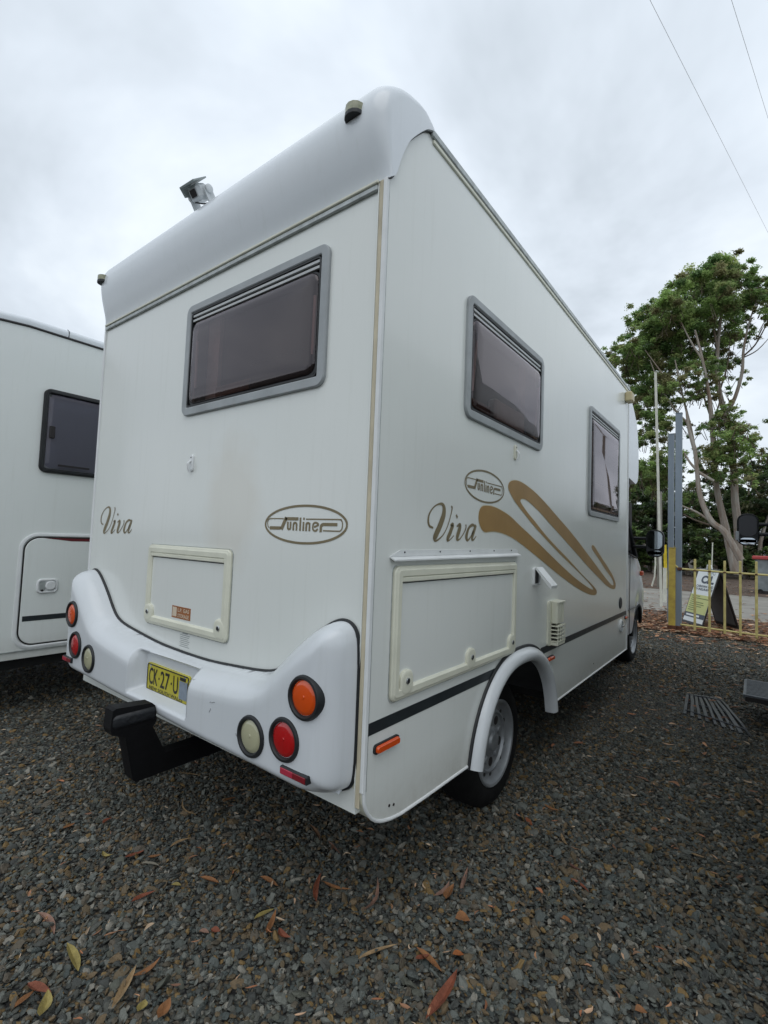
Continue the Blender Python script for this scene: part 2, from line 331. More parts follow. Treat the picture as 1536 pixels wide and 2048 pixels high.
def text_mesh(mb, body, u, v, h, width, f, d, mt=None, italic=0.0, bold=0.0):
    # fits the built-in font into a box: left u, baseline v, cap height h, total width
    cu = bpy.data.curves.new('t', 'FONT'); cu.body = body; cu.size = 1; cu.offset = bold; cu.resolution_u = 3
    to = bpy.data.objects.new('t', cu); col.objects.link(to); bpy.context.view_layer.update()
    me = to.evaluated_get(bpy.context.evaluated_depsgraph_get()).to_mesh()
    vs = [tuple(x.co) for x in me.vertices]; fs = [tuple(p.vertices) for p in me.polygons]
    to.evaluated_get(bpy.context.evaluated_depsgraph_get()).to_mesh_clear(); bpy.data.objects.remove(to); bpy.data.curves.remove(cu)
    if not vs: return
    x0 = min(p[0] for p in vs); x1 = max(p[0] for p in vs); y1 = max(p[1] for p in vs if True); y0 = 0.0
    sx = width/(x1-x0); sy = h/(y1-y0)
    mb.add([f(u+(p[0]-x0)*sx+italic*p[1]*sy, v+p[1]*sy, d) for p in vs], fs, mt)
def noise2(n, seed):
    return np.random.default_rng(seed).random(n)

# ================================================================== ground and setting
def sheet(name, x0, x1, y0, y1, z, mt, nx=1, ny=1, wav=0.0):
    mb = MB(); vs = []; 
    for j in range(ny+1):
        for i in range(nx+1):
            x = x0+(x1-x0)*i/nx; y = y0+(y1-y0)*j/ny
            ox = oy = 0
            if wav and j in (0, ny): oy = wav*math.sin(x*1.7+j)+wav*.6*math.sin(x*4.1+2*j)
            vs.append((x+ox, y+oy, z))
    mb.add(vs, [(j*(nx+1)+i, j*(nx+1)+i+1, (j+1)*(nx+1)+i+1, (j+1)*(nx+1)+i) for j in range(ny) for i in range(nx)])
    return tag(mb.build(name, mt), kind='structure')
def gravel_mat(name, cols, scale, bump=0.6, gap=(0.012, 0.012, 0.011), dist=0.012):
    m = mat(name, cols[0], rough=0.85); t = m.node_tree; b = t.nodes['Principled BSDF']; Lk = t.links.new
    tcn = t.nodes.new('ShaderNodeTexCoord'); v = t.nodes.new('ShaderNodeTexVoronoi'); v.inputs['Scale'].default_value = scale; Lk(tcn.outputs['Object'], v.inputs['Vector'])
    w1 = t.nodes.new('ShaderNodeSeparateColor'); Lk(v.outputs['Color'], w1.inputs[0])
    r = t.nodes.new('ShaderNodeValToRGB'); r.color_ramp.interpolation = 'CONSTANT'; el = r.color_ramp.elements
    while len(el) > 1: el.remove(el[0])
    for i, c in enumerate(cols):
        q = el[0] if i == 0 else el.new(i/len(cols)); q.position = i/len(cols); q.color = (*c, 1)
    Lk(w1.outputs[0], r.inputs[0])
    d = t.nodes.new('ShaderNodeMapRange'); d.inputs['From Min'].default_value = 0.35; d.inputs['From Max'].default_value = 0.75; Lk(v.outputs['Distance'], d.inputs[0])
    mxx = t.nodes.new('ShaderNodeMix'); mxx.data_type = 'RGBA'; Lk(d.outputs[0], mxx.inputs[0]); Lk(r.outputs[0], mxx.inputs[6]); mxx.inputs[7].default_value = (*gap, 1)
    n = t.nodes.new('ShaderNodeTexNoise'); n.inputs['Scale'].default_value = 0.9; n.inputs['Detail'].default_value = 5; Lk(tcn.outputs['Object'], n.inputs['Vector'])
    mr = t.nodes.new('ShaderNodeMapRange'); mr.inputs['To Min'].default_value = 0.5; mr.inputs['To Max'].default_value = 1.3; Lk(n.outputs['Fac'], mr.inputs[0])
    sc = t.nodes.new('ShaderNodeVectorMath'); sc.operation = 'SCALE'; Lk(mxx.outputs[2], sc.inputs[0]); Lk(mr.outputs[0], sc.inputs['Scale']); Lk(sc.outputs[0], b.inputs['Base Color'])
    iv = t.nodes.new('ShaderNodeMath'); iv.operation = 'SUBTRACT'; iv.inputs[0].default_value = 1; Lk(v.outputs['Distance'], iv.inputs[1])
    bp = t.nodes.new('ShaderNodeBump'); bp.inputs['Strength'].default_value = bump; bp.inputs['Distance'].default_value = dist; Lk(iv.outputs[0], bp.inputs['Height']); Lk(bp.outputs[0], b.inputs['Normal'])
    return m
STONE = [(0.078, 0.08, 0.068), (0.105, 0.106, 0.091), (0.05, 0.053, 0.047), (0.117, 0.124, 0.108), (0.087, 0.073, 0.051), (0.056, 0.067, 0.062), (0.139, 0.144, 0.125), (0.117, 0.088, 0.051), (0.074, 0.082, 0.072), (0.179, 0.116, 0.044), (0.044, 0.047, 0.043), (0.106, 0.116, 0.104), (0.223, 0.21, 0.175), (0.084, 0.087, 0.068), (0.139, 0.098, 0.053), (0.061, 0.062, 0.053), (0.078, 0.088, 0.081), (0.1, 0.084, 0.062)]
g_far = gravel_mat('gravel_sheet', STONE, 70, 0.9, gap=(.006, .006, .006))
soil = mat('dark_forest_soil', (.07, .055, .04), 0.95, c2=(.035, .03, .022), scale=1.2, bump=.5)
mulch = gravel_mat('leafy_mulch', [(.17, .11, .075), (.12, .08, .055), (.22, .14, .09), (.09, .065, .05), (.15, .095, .07), (.26, .19, .14), (.11, .06, .04)], 22, 0.8, gap=(.05, .035, .025))
conc = mat('worn_concrete', (.30, .285, .25), 0.9, c2=(.21, .195, .17), scale=1.1, bump=.25, bscale=60)
sheet('ground', -700, 700, -700, 700, -0.012, soil)
sheet('gravel_yard', -30, 14, -18, 9.3, 0.0, g_far, 60, 1, 0.10)
sheet('leaf_litter_bed', -30, 30, 8.9, 13.2, 0.004, mulch, 60, 1, 0.12)
sheet('concrete_road', -60, 60, 12.0, 19.5, 0.012, conc, 40, 1, 0.12)
sheet('mulch_verge', -60, 60, 19.3, 36, 0.020, mulch, 60, 1, 0.2)

# gravel: real angular stones, instanced
def gravel():
    def area(x0, x1, y0, y1, dens):
        n = int((x1-x0)*(y1-y0)*dens); return np.c_[RNG.uniform(x0, x1, n), RNG.uniform(y0, y1, n)]
    P_ = np.concatenate([area(-2.4, 1.8, -1.6, 3.2, 7200), area(-7, -2.4, -2.2, 4, 2600), area(-2.4, 1.8, 3.2, 9.2, 3000), area(2.6, 5, -1.6, 9.2, 900), area(-4, 3, -3.4, -1.6, 900), area(-7, -2.4, 4, 9, 500)])
    n = len(P_)
    size = np.exp(RNG.normal(math.log(0.0072), 0.42, n)); size = np.clip(size, 0.003, 0.022)
    z = RNG.uniform(-0.004, 0.010, n) + 0.006*np.sin(P_[:, 0]*1.9+1)*np.sin(P_[:, 1]*1.3)
    me = bpy.data.meshes.new('gravel'); me.vertices.add(n); me.vertices.foreach_set('co', np.c_[P_, z].astype(np.float32).ravel())
    rot = np.c_[RNG.normal(0, .5, n), RNG.normal(0, .5, n), RNG.uniform(0, 6.28, n)].astype(np.float32)
    scl = (size[:, None]*np.c_[RNG.uniform(.8, 1.5, n), RNG.uniform(.65, 1.05, n), RNG.uniform(.28, .62, n)]).astype(np.float32)
    for nm, dt in (('rot', rot), ('scl', scl)):
        a = me.attributes.new(nm, 'FLOAT_VECTOR', 'POINT'); a.data.foreach_set('vector', dt.ravel())
    a = me.attributes.new('pick', 'INT', 'POINT'); a.data.foreach_set('value', RNG.integers(0, 7, n).astype(np.int32))
    o = bpy.data.objects.new('gravel', me); col.objects.link(o)
    sm = rand_mat('gravel_stone', STONE, 0.8, bump=0.3, bscale=1.6)
    g = bpy.data.node_groups.new('gravel', 'GeometryNodeTree')
    g.interface.new_socket(name='Geometry', in_out='INPUT', socket_type='NodeSocketGeometry'); g.interface.new_socket(name='Geometry', in_out='OUTPUT', socket_type='NodeSocketGeometry')
    gi = g.nodes.new('NodeGroupInput'); go = g.nodes.new('NodeGroupOutput'); Lk = g.links.new
    gti = g.nodes.new('GeometryNodeGeometryToInstance')
    for k in range(7):
        ic = g.nodes.new('GeometryNodeMeshIcoSphere'); ic.inputs['Radius'].default_value = 1; ic.inputs['Subdivisions'].default_value = 2
        nz = g.nodes.new('ShaderNodeTexVoronoi'); nz.voronoi_dimensions = '4D'; nz.inputs['Scale'].default_value = .85; nz.inputs['W'].default_value = k*3.7
        vm = g.nodes.new('ShaderNodeVectorMath'); vm.operation = 'SUBTRACT'; Lk(nz.outputs['Color'], vm.inputs[0]); vm.inputs[1].default_value = (.5, .5, .5)
        vs = g.nodes.new('ShaderNodeVectorMath'); vs.operation = 'SCALE'; Lk(vm.outputs[0], vs.inputs[0]); vs.inputs['Scale'].default_value = 0.75
        sp = g.nodes.new('GeometryNodeSetPosition'); Lk(ic.outputs['Mesh'], sp.inputs['Geometry']); Lk(vs.outputs[0], sp.inputs['Offset'])
        ma = g.nodes.new('GeometryNodeSetMaterial'); ma.inputs['Material'].default_value = sm; Lk(sp.outputs[0], ma.inputs[0]); Lk(ma.outputs[0], gti.inputs[0])
    ip = g.nodes.new('GeometryNodeInstanceOnPoints'); Lk(gi.outputs[0], ip.inputs['Points']); Lk(gti.outputs[0], ip.inputs['Instance']); ip.inputs['Pick Instance'].default_value = True
    for nm, ty, so in (('rot', 'FLOAT_VECTOR', 'Rotation'), ('scl', 'FLOAT_VECTOR', 'Scale'), ('pick', 'INT', 'Instance Index')):
        na = g.nodes.new('GeometryNodeInputNamedAttribute'); na.data_type = ty; na.inputs['Name'].default_value = nm; Lk(na.outputs[0], ip.inputs[so])
    Lk(ip.outputs[0], go.inputs[0])
    md = o.modifiers.new('stones', 'NODES'); md.node_group = g
    me.materials.append(sm)
    tag(o, kind='stuff', label='dark blue-grey crushed gravel covering the yard', cat='gravel')
gravel()

# ================================================================== the motorhome
XL = -2.28
fr = lambda u, v, d: (u, -d, v)                 # rear wall, u = x
fs_ = lambda u, v, d: (d, u, v)                 # right side wall, u = y
mh = empty('motorhome', (-1.14, 2.5, 0), label='white coachbuilt motorhome with gold swoosh decals and round tail lights, nearest the camera', cat='motorhome')

def window(parent, u0, u1, v0, v1, f, rad=0.055, stays=True, label=None, strips=2, interior='curtain'):
    fb = MB(); fb.rr(u0, u1, v0, v1, rad, f, [(0.0, -.002), (0.0, .011), (0.004, .0155), (.036, .0165), (.0405, .013), (.043, -.012)], cap=False)
    fo = fb.build('window', 'grey', parent, smooth=True, angle=R(28))
    if label: fo['label'] = label
    a0, a1, b0, b1 = u0+.043, u1-.043, v0+.043, v1-.043
    g = MB(); g.rr(a0, a1, b0, b1, .02, f, [(0, .013), (0.007, .013), (.007, -.012)], cap=False); g.build('seal', 'black', fo)
    g = MB()
    for q in range(strips):
        t = b1-.012-.024*q; g.box(f(a0+.012, t-.011, .0), f(a1-.012, t, .010))
    if strips: g.build('hinge_rail', 'strip', fo)
    top = b1-.03-.024*(strips-1) if strips else b1-.012
    p = MB(); p.rr(a0+.012, a1-.012, b0+.012, top, .05, f, [(0, .004), (0.004, .012), (.012, .017), (.03, .020), (.08, .022)]); p.build('pane', 'pane', fo, smooth=True, angle=R(60))
    g = MB(); g.rr(a0+.006, a1-.006, b0+.006, top, .04, f, [(0, .0), (0, .006), (.012, .006), (.012, .0)], cap=False); g.build('pane_surround', 'black', fo)
    # recess behind the pane with blind cassette and stays
    g = MB(); g.rr(a0-.005, a1+.005, b0-.005, b1+.005, .02, f, [(0, -.01), (0, -.13)], mt='dark')
    if interior == 'curtain':
        g.box(f(a0+(a1-a0)*.45, b0, -.10), f(a1-.10, b0+(b1-b0)*.34, -.05), 'blind' if f is fs_ else 'dark', .01); g.box(f(a0+.12, b0, -.10), f(a0+(a1-a0)*.42, b0+(b1-b0)*.22, -.07), 'stain'); g.box(f(a0, b0, -.11), f(a0+.10, b1, -.09), 'blind'); g.box(f(a1-.06, b0, -.11), f(a1, b1, -.09), 'stain'); g.box(f(a0, b0, -.115), f(a1, b0+.05, -.06), 'blind')
    g.build('inner_recess', None, fo)
    if stays:
        for uu in (a0+.045, a1-.045):
            s_ = MB(); s_.tube([f(uu, b0+.10, -.004), f(uu+.012, top-.10, .006)], .006, 8); s_.build('stay', 'stay', fo)
    return (a0-.003, a1+.003, b0-.003, b1+.003)
def rrpoly(u0, u1, v0, v1, r, seg=5):
    o = []
    for cx2, cy2, an in ((u1-r, v1-r, 0), (u0+r, v1-r, 90), (u0+r, v0+r, 180), (u1-r, v0+r, 270)):
        o += [(cx2+r*math.cos(R(an+90*j/seg)), cy2+r*math.sin(R(an+90*j/seg))) for j in range(seg+1)]
    return o

WR = (-1.279, -0.265, 2.044, 2.619)
W1 = (0.622, 1.624, 2.033, 2.615); W2 = (2.70, 3.775, 1.71, 2.60)
hr = window(mh, *WR, fr, rad=.045, label='wide tinted window in the rear wall')
h1 = window(mh, *W1, fs_, label='tinted side window nearest the rear corner')
h2 = window(mh, *W2, fs_, label='taller side window just behind the cab')
# rear wall
b = MB(); b.extrude([(XL+.031, .52), (-.031, .52), (-.031, 2.78), (XL+.031, 2.78)], fr, -.03, 0.0, holes=[[(hr[0], hr[2]), (hr[1], hr[2]), (hr[1], hr[3]), (hr[0], hr[3])]]); b.build('rear_wall', 'wall', mh)
# side wall with wheel arch and rounded rear lower corner
arch = [(.80, .435), (.84, .56), (.90, .66), (.98, .745), (1.08, .805), (1.20, .835), (1.33, .843), (1.46, .835), (1.58, .805), (1.70, .745), (1.79, .66), (1.85, .56), (1.90, .435)]
capq = [(0.0, 2.765), (.03, 2.793), (.05, 2.85), (.07, 2.901), (.105, 2.97), (.147, 3.024), (.197, 3.079), (.23, 3.11), (.275, 3.135)]
low = [(.025+.13*(1-math.cos(R(a))), .432+.13*(1-math.sin(R(a)))) for a in (0, 15, 30, 45, 60, 75, 90)]
pol = [(0.0, .60)] + [(0.0, .56)] + [(y-.025, z) for y, z in low[0:0]] + low + arch + [(4.24, .432), (4.24, 3.13)] + capq[::-1]
low2 = [(0, .60), (.004, .565), (.014, .540), (.029, .518), (.050, .496), (.072, .480), (.095, .469), (.117, .461), (.162, .450), (.225, .441), (.398, .436)]
pol = low2 + arch + [(4.24, .432), (4.24, 3.13)] + capq[::-1]
b = MB(); b.extrude(pol, fs_, -.03, 0.0, holes=[[(h[0], h[2]), (h[1], h[2]), (h[1], h[3]), (h[0], h[3])] for h in (h1, h2)]); b.build('side_wall', 'side', mh)
b = MB(); b.extrude([(0, .64), (.04, .50), (.15, .44), (4.24, .44), (4.24, 3.13)]+capq[::-1], lambda u, v, d: (XL+d, u, v), 0, .03); b.build('far_side_wall', 'side', mh)
b = MB(); b.box((XL+.03, 0.18, 3.09), (-.03, 4.3, 3.12), None, .0); b.build('roof', 'capw', mh)
b = MB(); b.box((XL+.05, .20, .465), (-.95, 4.2, .50)); b.box((-.95, .30, .465), (-.035, .78, .50)); b.box((-.95, 1.92, .455), (-.035, 4.2, .50)); b.box((-.95, .78, .47), (-.6, 1.92, .95)); b.box((-.6, .78, .88), (-.035, 1.92, .95))
b.box((-1.7, 0.8, .33), (-1.6, 5.5, .45)); b.box((-.7, 0.8, .33), (-.6, 5.5, .45)); b.box((-2.1, 1.22, .26), (-.2, 1.38, .38)); b.box((-1.9, 2.2, .25), (-1.2, 3.3, .45)); b.build('underbody', 'under', mh)
# bottom edge moulding of side wall, rear return, corner trims
b = MB(); b.tube([(.0, y+.003, z) for y, z in [(0, .66), (0, .63)]+low2+[(.76, .432)]], .0065, 8); b.build('lower_edge_moulding', 'alu', mh, smooth=True)
b = MB(); b.tube([(.002, 1.93, .432), (.002, 4.24, .432)], .0055, 8); b.build('lower_edge_moulding', 'alu', mh, smooth=True)
b = MB(); vs = []
arcp = [(y-.002, z) for y, z in [(-.003, .66), (-.003, .63)]+low2[:-2]]
for y, z in arcp: vs += [(-.002, y, z), (-.42, y+.02, z)]
b.add(vs, [(2*i, 2*i+1, 2*i+3, 2*i+2) for i in range(len(arcp)-1)]); b.build('lower_return', 'cream', mh, smooth=True)
b = MB(); b.box((-.030, -.006, .545), (-.012, .0, 2.765), None, .002); b.build('corner_sealant', 'seal', mh)
b = MB(); b.box((-.011, -.009, .60), (.005, .011, 2.768), None, .003); b.build('corner_trim', 'alu', mh)
b = MB(); b.box((.0, .0135, .60), (.0012, .0160, 2.76)); b.build('trim_groove', 'rail', mh)
b = MB(); b.box((-.012-.022, -.008, .545), (-.030, .0, 2.765)); b.build('corner_trim', 'wall', mh)
b = MB(); b.box((XL-.004, -.007, 1.15), (XL+.016, .01, 2.765), None, .003); b.build('corner_trim', 'alu', mh)
b = MB(); b.box((XL+.02, -.013, 2.730), (-.036, .0, 2.752), None, .003); b.build('gutter_rail', 'rail', mh)
b = MB(); b.box((XL+.02, -.018, 2.753), (-.03, .0, 2.766), None, .003); b.build('gutter_sealant', 'cream', mh)
b = MB(); b.box((-.02, .27, 3.118), (.012, 4.24, 3.150), None, .004); b.build('roof_edge_rail', 'rail', mh)
b = MB(); b.box((-.01, .29, 3.098), (.008, 4.24, 3.117), None, .003); b.build('roof_edge_bead', 'cream', mh)
b = MB(); b.box((-.01, 4.205, .44), (.006, 4.242, 3.09), None, .003); b.build('front_corner_trim', 'alu', mh)

# roof cap: moulded profile swept across the width with rounded ends
prof = [(0, 2.765), (-.012, 2.80), (-.035, 2.86), (-.054, 2.92), (-.064, 2.97), (-.066, 3.02), (-.055, 3.07), (-.030, 3.115), (.008, 3.15), (.06, 3.182), (.115, 3.202), (.165, 3.208), (.21, 3.200), (.245, 3.178), (.275, 3.145)]
prof = [tuple(p) for p in catmull(prof, 3)]; qlow = [tuple(p) for p in catmull(capq, 5)]
def resamp(p, n):
    p = np.array(p); s = np.r_[0, np.cumsum(np.hypot(*np.diff(p, axis=0).T))]; t = np.linspace(0, s[-1], n); return np.c_[np.interp(t, s, p[:, 0]), np.interp(t, s, p[:, 1])]
NP = 43; pr = resamp(prof, NP); ql = resamp(qlow, NP)
nor = np.gradient(pr, axis=0); nor = np.c_[nor[:, 1], -nor[:, 0]]; nor /= np.hypot(nor[:, 0], nor[:, 1])[:, None]      # towards inside (checked below)
if (nor[NP//2] @ (np.array([.15, 3.0])-pr[NP//2])) < 0: nor = -nor
thick = np.hypot(*(pr-ql).T); insm = np.minimum(.062, thick*.42)
vs = []; rows = 0; b = MB()
def ring(x, ins):
    q = pr+nor*(insm*ins)[:, None]; return [(x, float(a), float(c)) for a, c in q]
ends = [(math.sin(R(a))*.085, 1-math.cos(R(a))) for a in range(0, 91, 10)]
xs = [(-2.28-.018+.085-e0, e1) for e0, e1 in ends[::-1]] + [(x, 0) for x in np.linspace(-2.1, -.15, 14)] + [(.018-.085+e0, e1) for e0, e1 in ends]
for x, e in xs: vs += ring(x, e)
n_ = len(xs); fc = [(i*NP+j, i*NP+j+1, (i+1)*NP+j+1, (i+1)*NP+j) for i in range(n_-1) for j in range(NP-1)]
b.add(vs, fc)
for x, rr_ in ((.018, xs[-1]), (-2.298, xs[0])):
    top_ = ring(x, rr_[1]); vv = top_+[(x, float(a), float(c)) for a, c in ql]; b.add(vv, [(j, j+1, NP+j+1, NP+j) for j in range(NP-1)])
    vv = [(x, float(a), float(c)) for a, c in ql]+[(x-.02*(1 if x > -1 else -1), float(a), float(c)) for a, c in ql]; b.add(vv, [(j, j+1, NP+j+1, NP+j) for j in range(NP-1)])
cap = b.build('roof_cap', 'capw', mh, smooth=True, angle=R(55))
b = MB(); b.tube([(.004, float(a), float(c)-.002) for a, c in ql], .0035, 6); b.build('cap_seal', 'black', cap)
# clearance lamps on the cap
for (lx, ly, lz) in ((-.118, -.060, 3.030), (-2.225, -.056, 3.035)):
    b = MB(); vs = []; 
    f_ = lambda u, v, d: (lx+u, ly+.02-v, lz+d)
    S8 = .8
    dpoly = [(u*S8, v*S8) for u, v in [(-.052, 0), (-.050, .030), (-.040, .052), (-.022, .066), (.0, .071), (.022, .066), (.040, .052), (.050, .030), (.052, 0)]]
    b.extrude(dpoly, f_, -.026, -.012); lb = b.build('clearance_lamp', 'black', mh)
    b = MB(); b.extrude([(u*.97, v*.98) for u, v in dpoly], f_, -.012, .018); b.build('lens', 'olive', lb, smooth=True, angle=R(50))
# ---- moulded rear bumper with horns
def skew(x): return .045*max(0, min(1, (-x)/2.28))**1.6
half = [(-1.14, .862), (-.92, .866), (-.70, .883), (-.56, .897), (-.48, .912), (-.42, .938), (-.363, .985), (-.30, 1.045), (-.235, 1.10), (-.175, 1.142), (-.12, 1.163), (-.075, 1.155), (-.048, 1.12), (-.038, 1.05), (-.036, .9), (-.036, .735), (-.040, .65), (-.055, .61), (-.09, .588)]
up_r = catmull(half, 5); up_l = [np.array((-2.28-p[0], p[1])) for p in up_r][::-1]
topc = [(float(p[0]), float(p[1]+skew(p[0]))) for p in (up_l+up_r[1:])]
outl = topc+[(-.16, .578), (-1.14, .578+skew(-1.14)), (-2.12, .578+skew(-2.12))]
OA = np.array(topc); S0, S1 = OA[:-1], OA[1:]
def dist_top(px, pz):
    d = S1-S0; t = np.clip(((px[:, None]-S0[None, :, 0])*d[:, 0]+(pz[:, None]-S0[None, :, 1])*d[:, 1])/(d**2).sum(1), 0, 1)
    qx = S0[:, 0]+t*d[:, 0]; qz = S0[:, 1]+t*d[:, 1]; D = np.hypot(px[:, None]-qx, pz[:, None]-qz); i = D.argmin(1); a = np.arange(len(px))
    return D[a, i], qx[a, i], qz[a, i]
def inside(px, pz):
    P_ = np.array(outl); x0, z0 = P_[:, 0], P_[:, 1]; x1, z1 = np.roll(x0, -1), np.roll(z0, -1); c = np.zeros(len(px), bool)
    for a, b_, c_, d_ in zip(x0, z0, x1, z1):
        k = ((b_ > pz) != (d_ > pz)); xi = (c_-a)*(pz-b_)/((d_-b_) if d_ != b_ else 1e-9)+a; c ^= k & (px < xi)
    return c
gx = np.arange(-2.26, -.015, .009); gz = np.arange(.573, 1.24, .008)
GX, GZ = np.meshgrid(gx, gz); fx, fz = GX.ravel().copy(), GZ.ravel().copy()
D, qx, qz = dist_top(fx, fz); ins_ = inside(fx, fz)
zb = .578+np.array([skew(x) for x in fx])
ok = ins_ | (D < .0135) | ((np.abs(fz-zb) < .009) & (fx < -.12) & (fx > -2.16))
snap = (~ins_) & ok & (fz > zb+.006); fx[snap] = qx[snap]; fz[snap] = qz[snap]; D[snap] = 0
q1 = 1-np.clip(D/.115, 0, 1); q2 = 1-np.clip((fz-zb)/.055, 0, 1)
dep = .012+.128*np.sqrt(np.clip(1-q1**2.3, 0, 1))*np.sqrt(np.clip(1-q2**2.2, 0, 1))
dep = np.where(D <= 0, .004, dep)
# number-plate recess
rx0, rx1, rz0, rz1 = -1.405, -.868, .664, .868
ex = np.minimum(fx-rx0, rx1-fx); ez = np.minimum(fz-rz0-skew(-1.1)*0, rz1-fz); e_ = np.clip(np.minimum(ex, ez)/.018, 0, 1); e_ = e_*e_*(3-2*e_)
dep = dep*(1-e_)+.055*e_
dep += .0012*np.sin(fx*9+fz*5)
vs = np.c_[fx, -dep, fz]; nx_ = len(gx); okm = ok.reshape(GX.shape)
fcs = [(j*nx_+i, j*nx_+i+1, (j+1)*nx_+i+1, (j+1)*nx_+i) for j in range(len(gz)-1) for i in range(nx_-1) if okm[j, i] and okm[j, i+1] and okm[j+1, i] and okm[j+1, i+1]]
used = sorted(set(i for f in fcs for i in f)); mp_ = {a: k for k, a in enumerate(used)}
b = MB(); b.add([vs[i] for i in used], [tuple(mp_[i] for i in f) for f in fcs]); bump = b.build('rear_bumper', 'gel', mh, smooth=True, angle=R(80))
b = MB(); b.add([(-2.2, -.02, .60+skew(-2.2)), (-.1, -.02, .585), (-.1, .1, .585), (-2.2, .1, .62)], [(0, 1, 2, 3)]); b.build('bumper_return', 'gel', bump)
b = MB(); b.tube([(x, -.005, z) for x, z in topc], .0080, 8); b.build('gasket', 'black', bump, smooth=True)
def yb(x, z):
    q = dist_top(np.array([x]), np.array([z]))[0][0]; z0 = .578+skew(x)
    a = 1-min(q/.115, 1); c = 1-min(max((z-z0)/.055, 0), 1)
    return .012+.128*math.sqrt(max(0, 1-a**2.3))*math.sqrt(max(0, 1-c**2.2))
for (x, z, mt) in ((-.158, .914, 'amber'), (-.247, .752, 'red'), (-.428, .714, 'clear'), (-2.105, .955, 'amber'), (-2.03, .79, 'red'), (-1.845, .745, 'clear')):
    d = yb(x, z)-.002; o = (x, -d, z)
    b = MB(); b.lathe([(.076, -.02), (.076, .004), (.072, .012), (.064, .013), (.059, .006), (.058, -.004)], o, (0, -1, 0), 40, cap=False); tl = b.build('tail_light', 'black', bump, smooth=True, angle=R(40))
    tl['label'] = {'amber': 'round amber indicator lamp', 'red': 'round red brake lamp', 'clear': 'round yellowed reversing lamp'}[mt]
    b = MB(); pf = [(.0585, -.003), (.0575, .004), (.052, .007)]+[(r, .008+.006*(1-(r/.052)**2)+(.0008 if k % 2 else 0)) for k, r in enumerate((.048, .043, .038, .033, .028, .023, .018, .013, .008, .002))]
    b.lathe(pf, o, (0, -1, 0), 36); b.build('lens', mt, tl, smooth=True, angle=R(30))
    b = MB(); b.lathe([(.007, .012), (.005, .0165)], (x+.006, -d, z+.006), (0, -1, 0), 12); b.build('lens_pip', mt, tl, smooth=True)
for (x0, x1, z0, z1) in ((-.252, -.118, .640, .668), (-2.175, -2.055, .682, .710)):
    d = yb((x0+x1)/2, z0)+.004; xm = (x0+x1)/2
    b = MB(); b.box((x0, -d+.03, z0), (x1, -d-.008, z1), None, .003); rf = b.build('reflector', 'black', bump)
    b = MB(); b.box((x0+.006, -d, z0+.004), (xm, -d-.011, z1-.004), 'refl2', .001); b.box((xm+.001, -d, z0+.004), (x1-.006, -d-.011, z1-.004), 'refl', .001); b.build('reflector_lens', None, rf)
# number plate
b = MB(); PX0, PX1, PZ0, PZ1 = -1.352, -.975, .672, .805
b.rr(PX0, PX1, PZ0, PZ1, .012, fr, [(0, .045), (0, .064), (.004, .066)], mt='plate'); pl = b.build('number_plate', None, mh)
b = MB(); b.rr(PX0+.003, PX1-.003, PZ0+.003, PZ1-.003, .011, fr, [(0, .0662), (.0, .0678), (.005, .0678), (.005, .0662)], cap=False); b.build('plate_border', 'ink', pl)
b = MB(); text_mesh(b, 'CK', PX0+.022, PZ0+.036, .078, .082, fr, .0672, bold=.012); text_mesh(b, '27', PX0+.130, PZ0+.036, .078, .082, fr, .0672, bold=.012); text_mesh(b, 'U', PX0+.245, PZ0+.036, .078, .042, fr, .0672, bold=.012)
b.box(fr(PX0+.113, PZ0+.068, .0664), fr(PX0+.121, PZ0+.078, .0674)); b.box(fr(PX0+.225, PZ0+.068, .0664), fr(PX0+.233, PZ0+.078, .0674)); b.box(fr(PX0+.302, PZ0+.104, .0664), fr(PX0+.350, PZ0+.118, .0672))
text_mesh(b, 'NEW SOUTH WALES', PX0+.030, PZ0+.010, .016, .30, fr, .0672, bold=.01); b.build('plate_lettering', 'ink', pl)
b = MB(); b.box(fr(PX0+.300, PZ0+.022, .0678), fr(PX1-.010, PZ0+.102, .0684)); b.build('plate_blur_patch', mat('blue_grey_blur', (.22, .26, .31), .6, var=.3, scale=14), pl)  # plain patch added over the blurred-out last characters

b = MB()
for (x0, z0, x1, z1) in ((-.905, .800, -.865, .825), (-.86, .828, -.842, .832), (-.70, .775, -.665, .782), (-.70, .735, -.69, .752), (-.52, .70, -.512, .69)):
    n_ = 4; pts = [(x0+(x1-x0)*k/n_, z0+(z1-z0)*k/n_+.002*math.sin(k*2.3)) for k in range(n_+1)]
    b.tube([(x, -yb(x, z)-.0002, z) for x, z in pts], .0011, 4)
b.build('hairline_crack', mat('dirty_crack', (.22, .23, .24), .8), bump, kind='stuff')
for sx_ in (PX0+.035, PX1-.035):
    b = MB(); b.lathe([(.006, .0655), (.005, .0685)], (sx_, 0, PZ1-.012), (0, -1, 0), 10); b.build('plate_screw', 'chrome', pl)

# tow hitch: upright ball-mount with rubber cover, bar running under the body
hp = [(-.335, .612), (-.330, .688), (-.315, .695), (-.16, .682), (-.145, .668), (-.135, .60), (-.150, .575), (-.082, .44), (.9, .44), (.9, .355), (-.215, .355), (-.228, .372), (-.272, .568), (-.325, .585)]
b = MB(); b.extrude(hp, lambda u, v, d: (d, u, v), -1.178, -1.108); hb = b.build('tow_hitch', 'hblack', mh)
b = MB(); b.rr(-1.188, -1.098, .605, .668, .02, lambda u, v, d: (u, -.15-d, v), [(0, 0), (0, .165), (.01, .177)]); b.build('hitch_cover', mat('soft_black_cover', (.009, .011, .014), .45, var=.3, scale=30, bump=.4), hb, smooth=True, angle=R(45))
b = MB(); b.box((-1.9, .42, .36), (-.4, .50, .44), None, .008); b.build('cross_bar', 'black', hb)

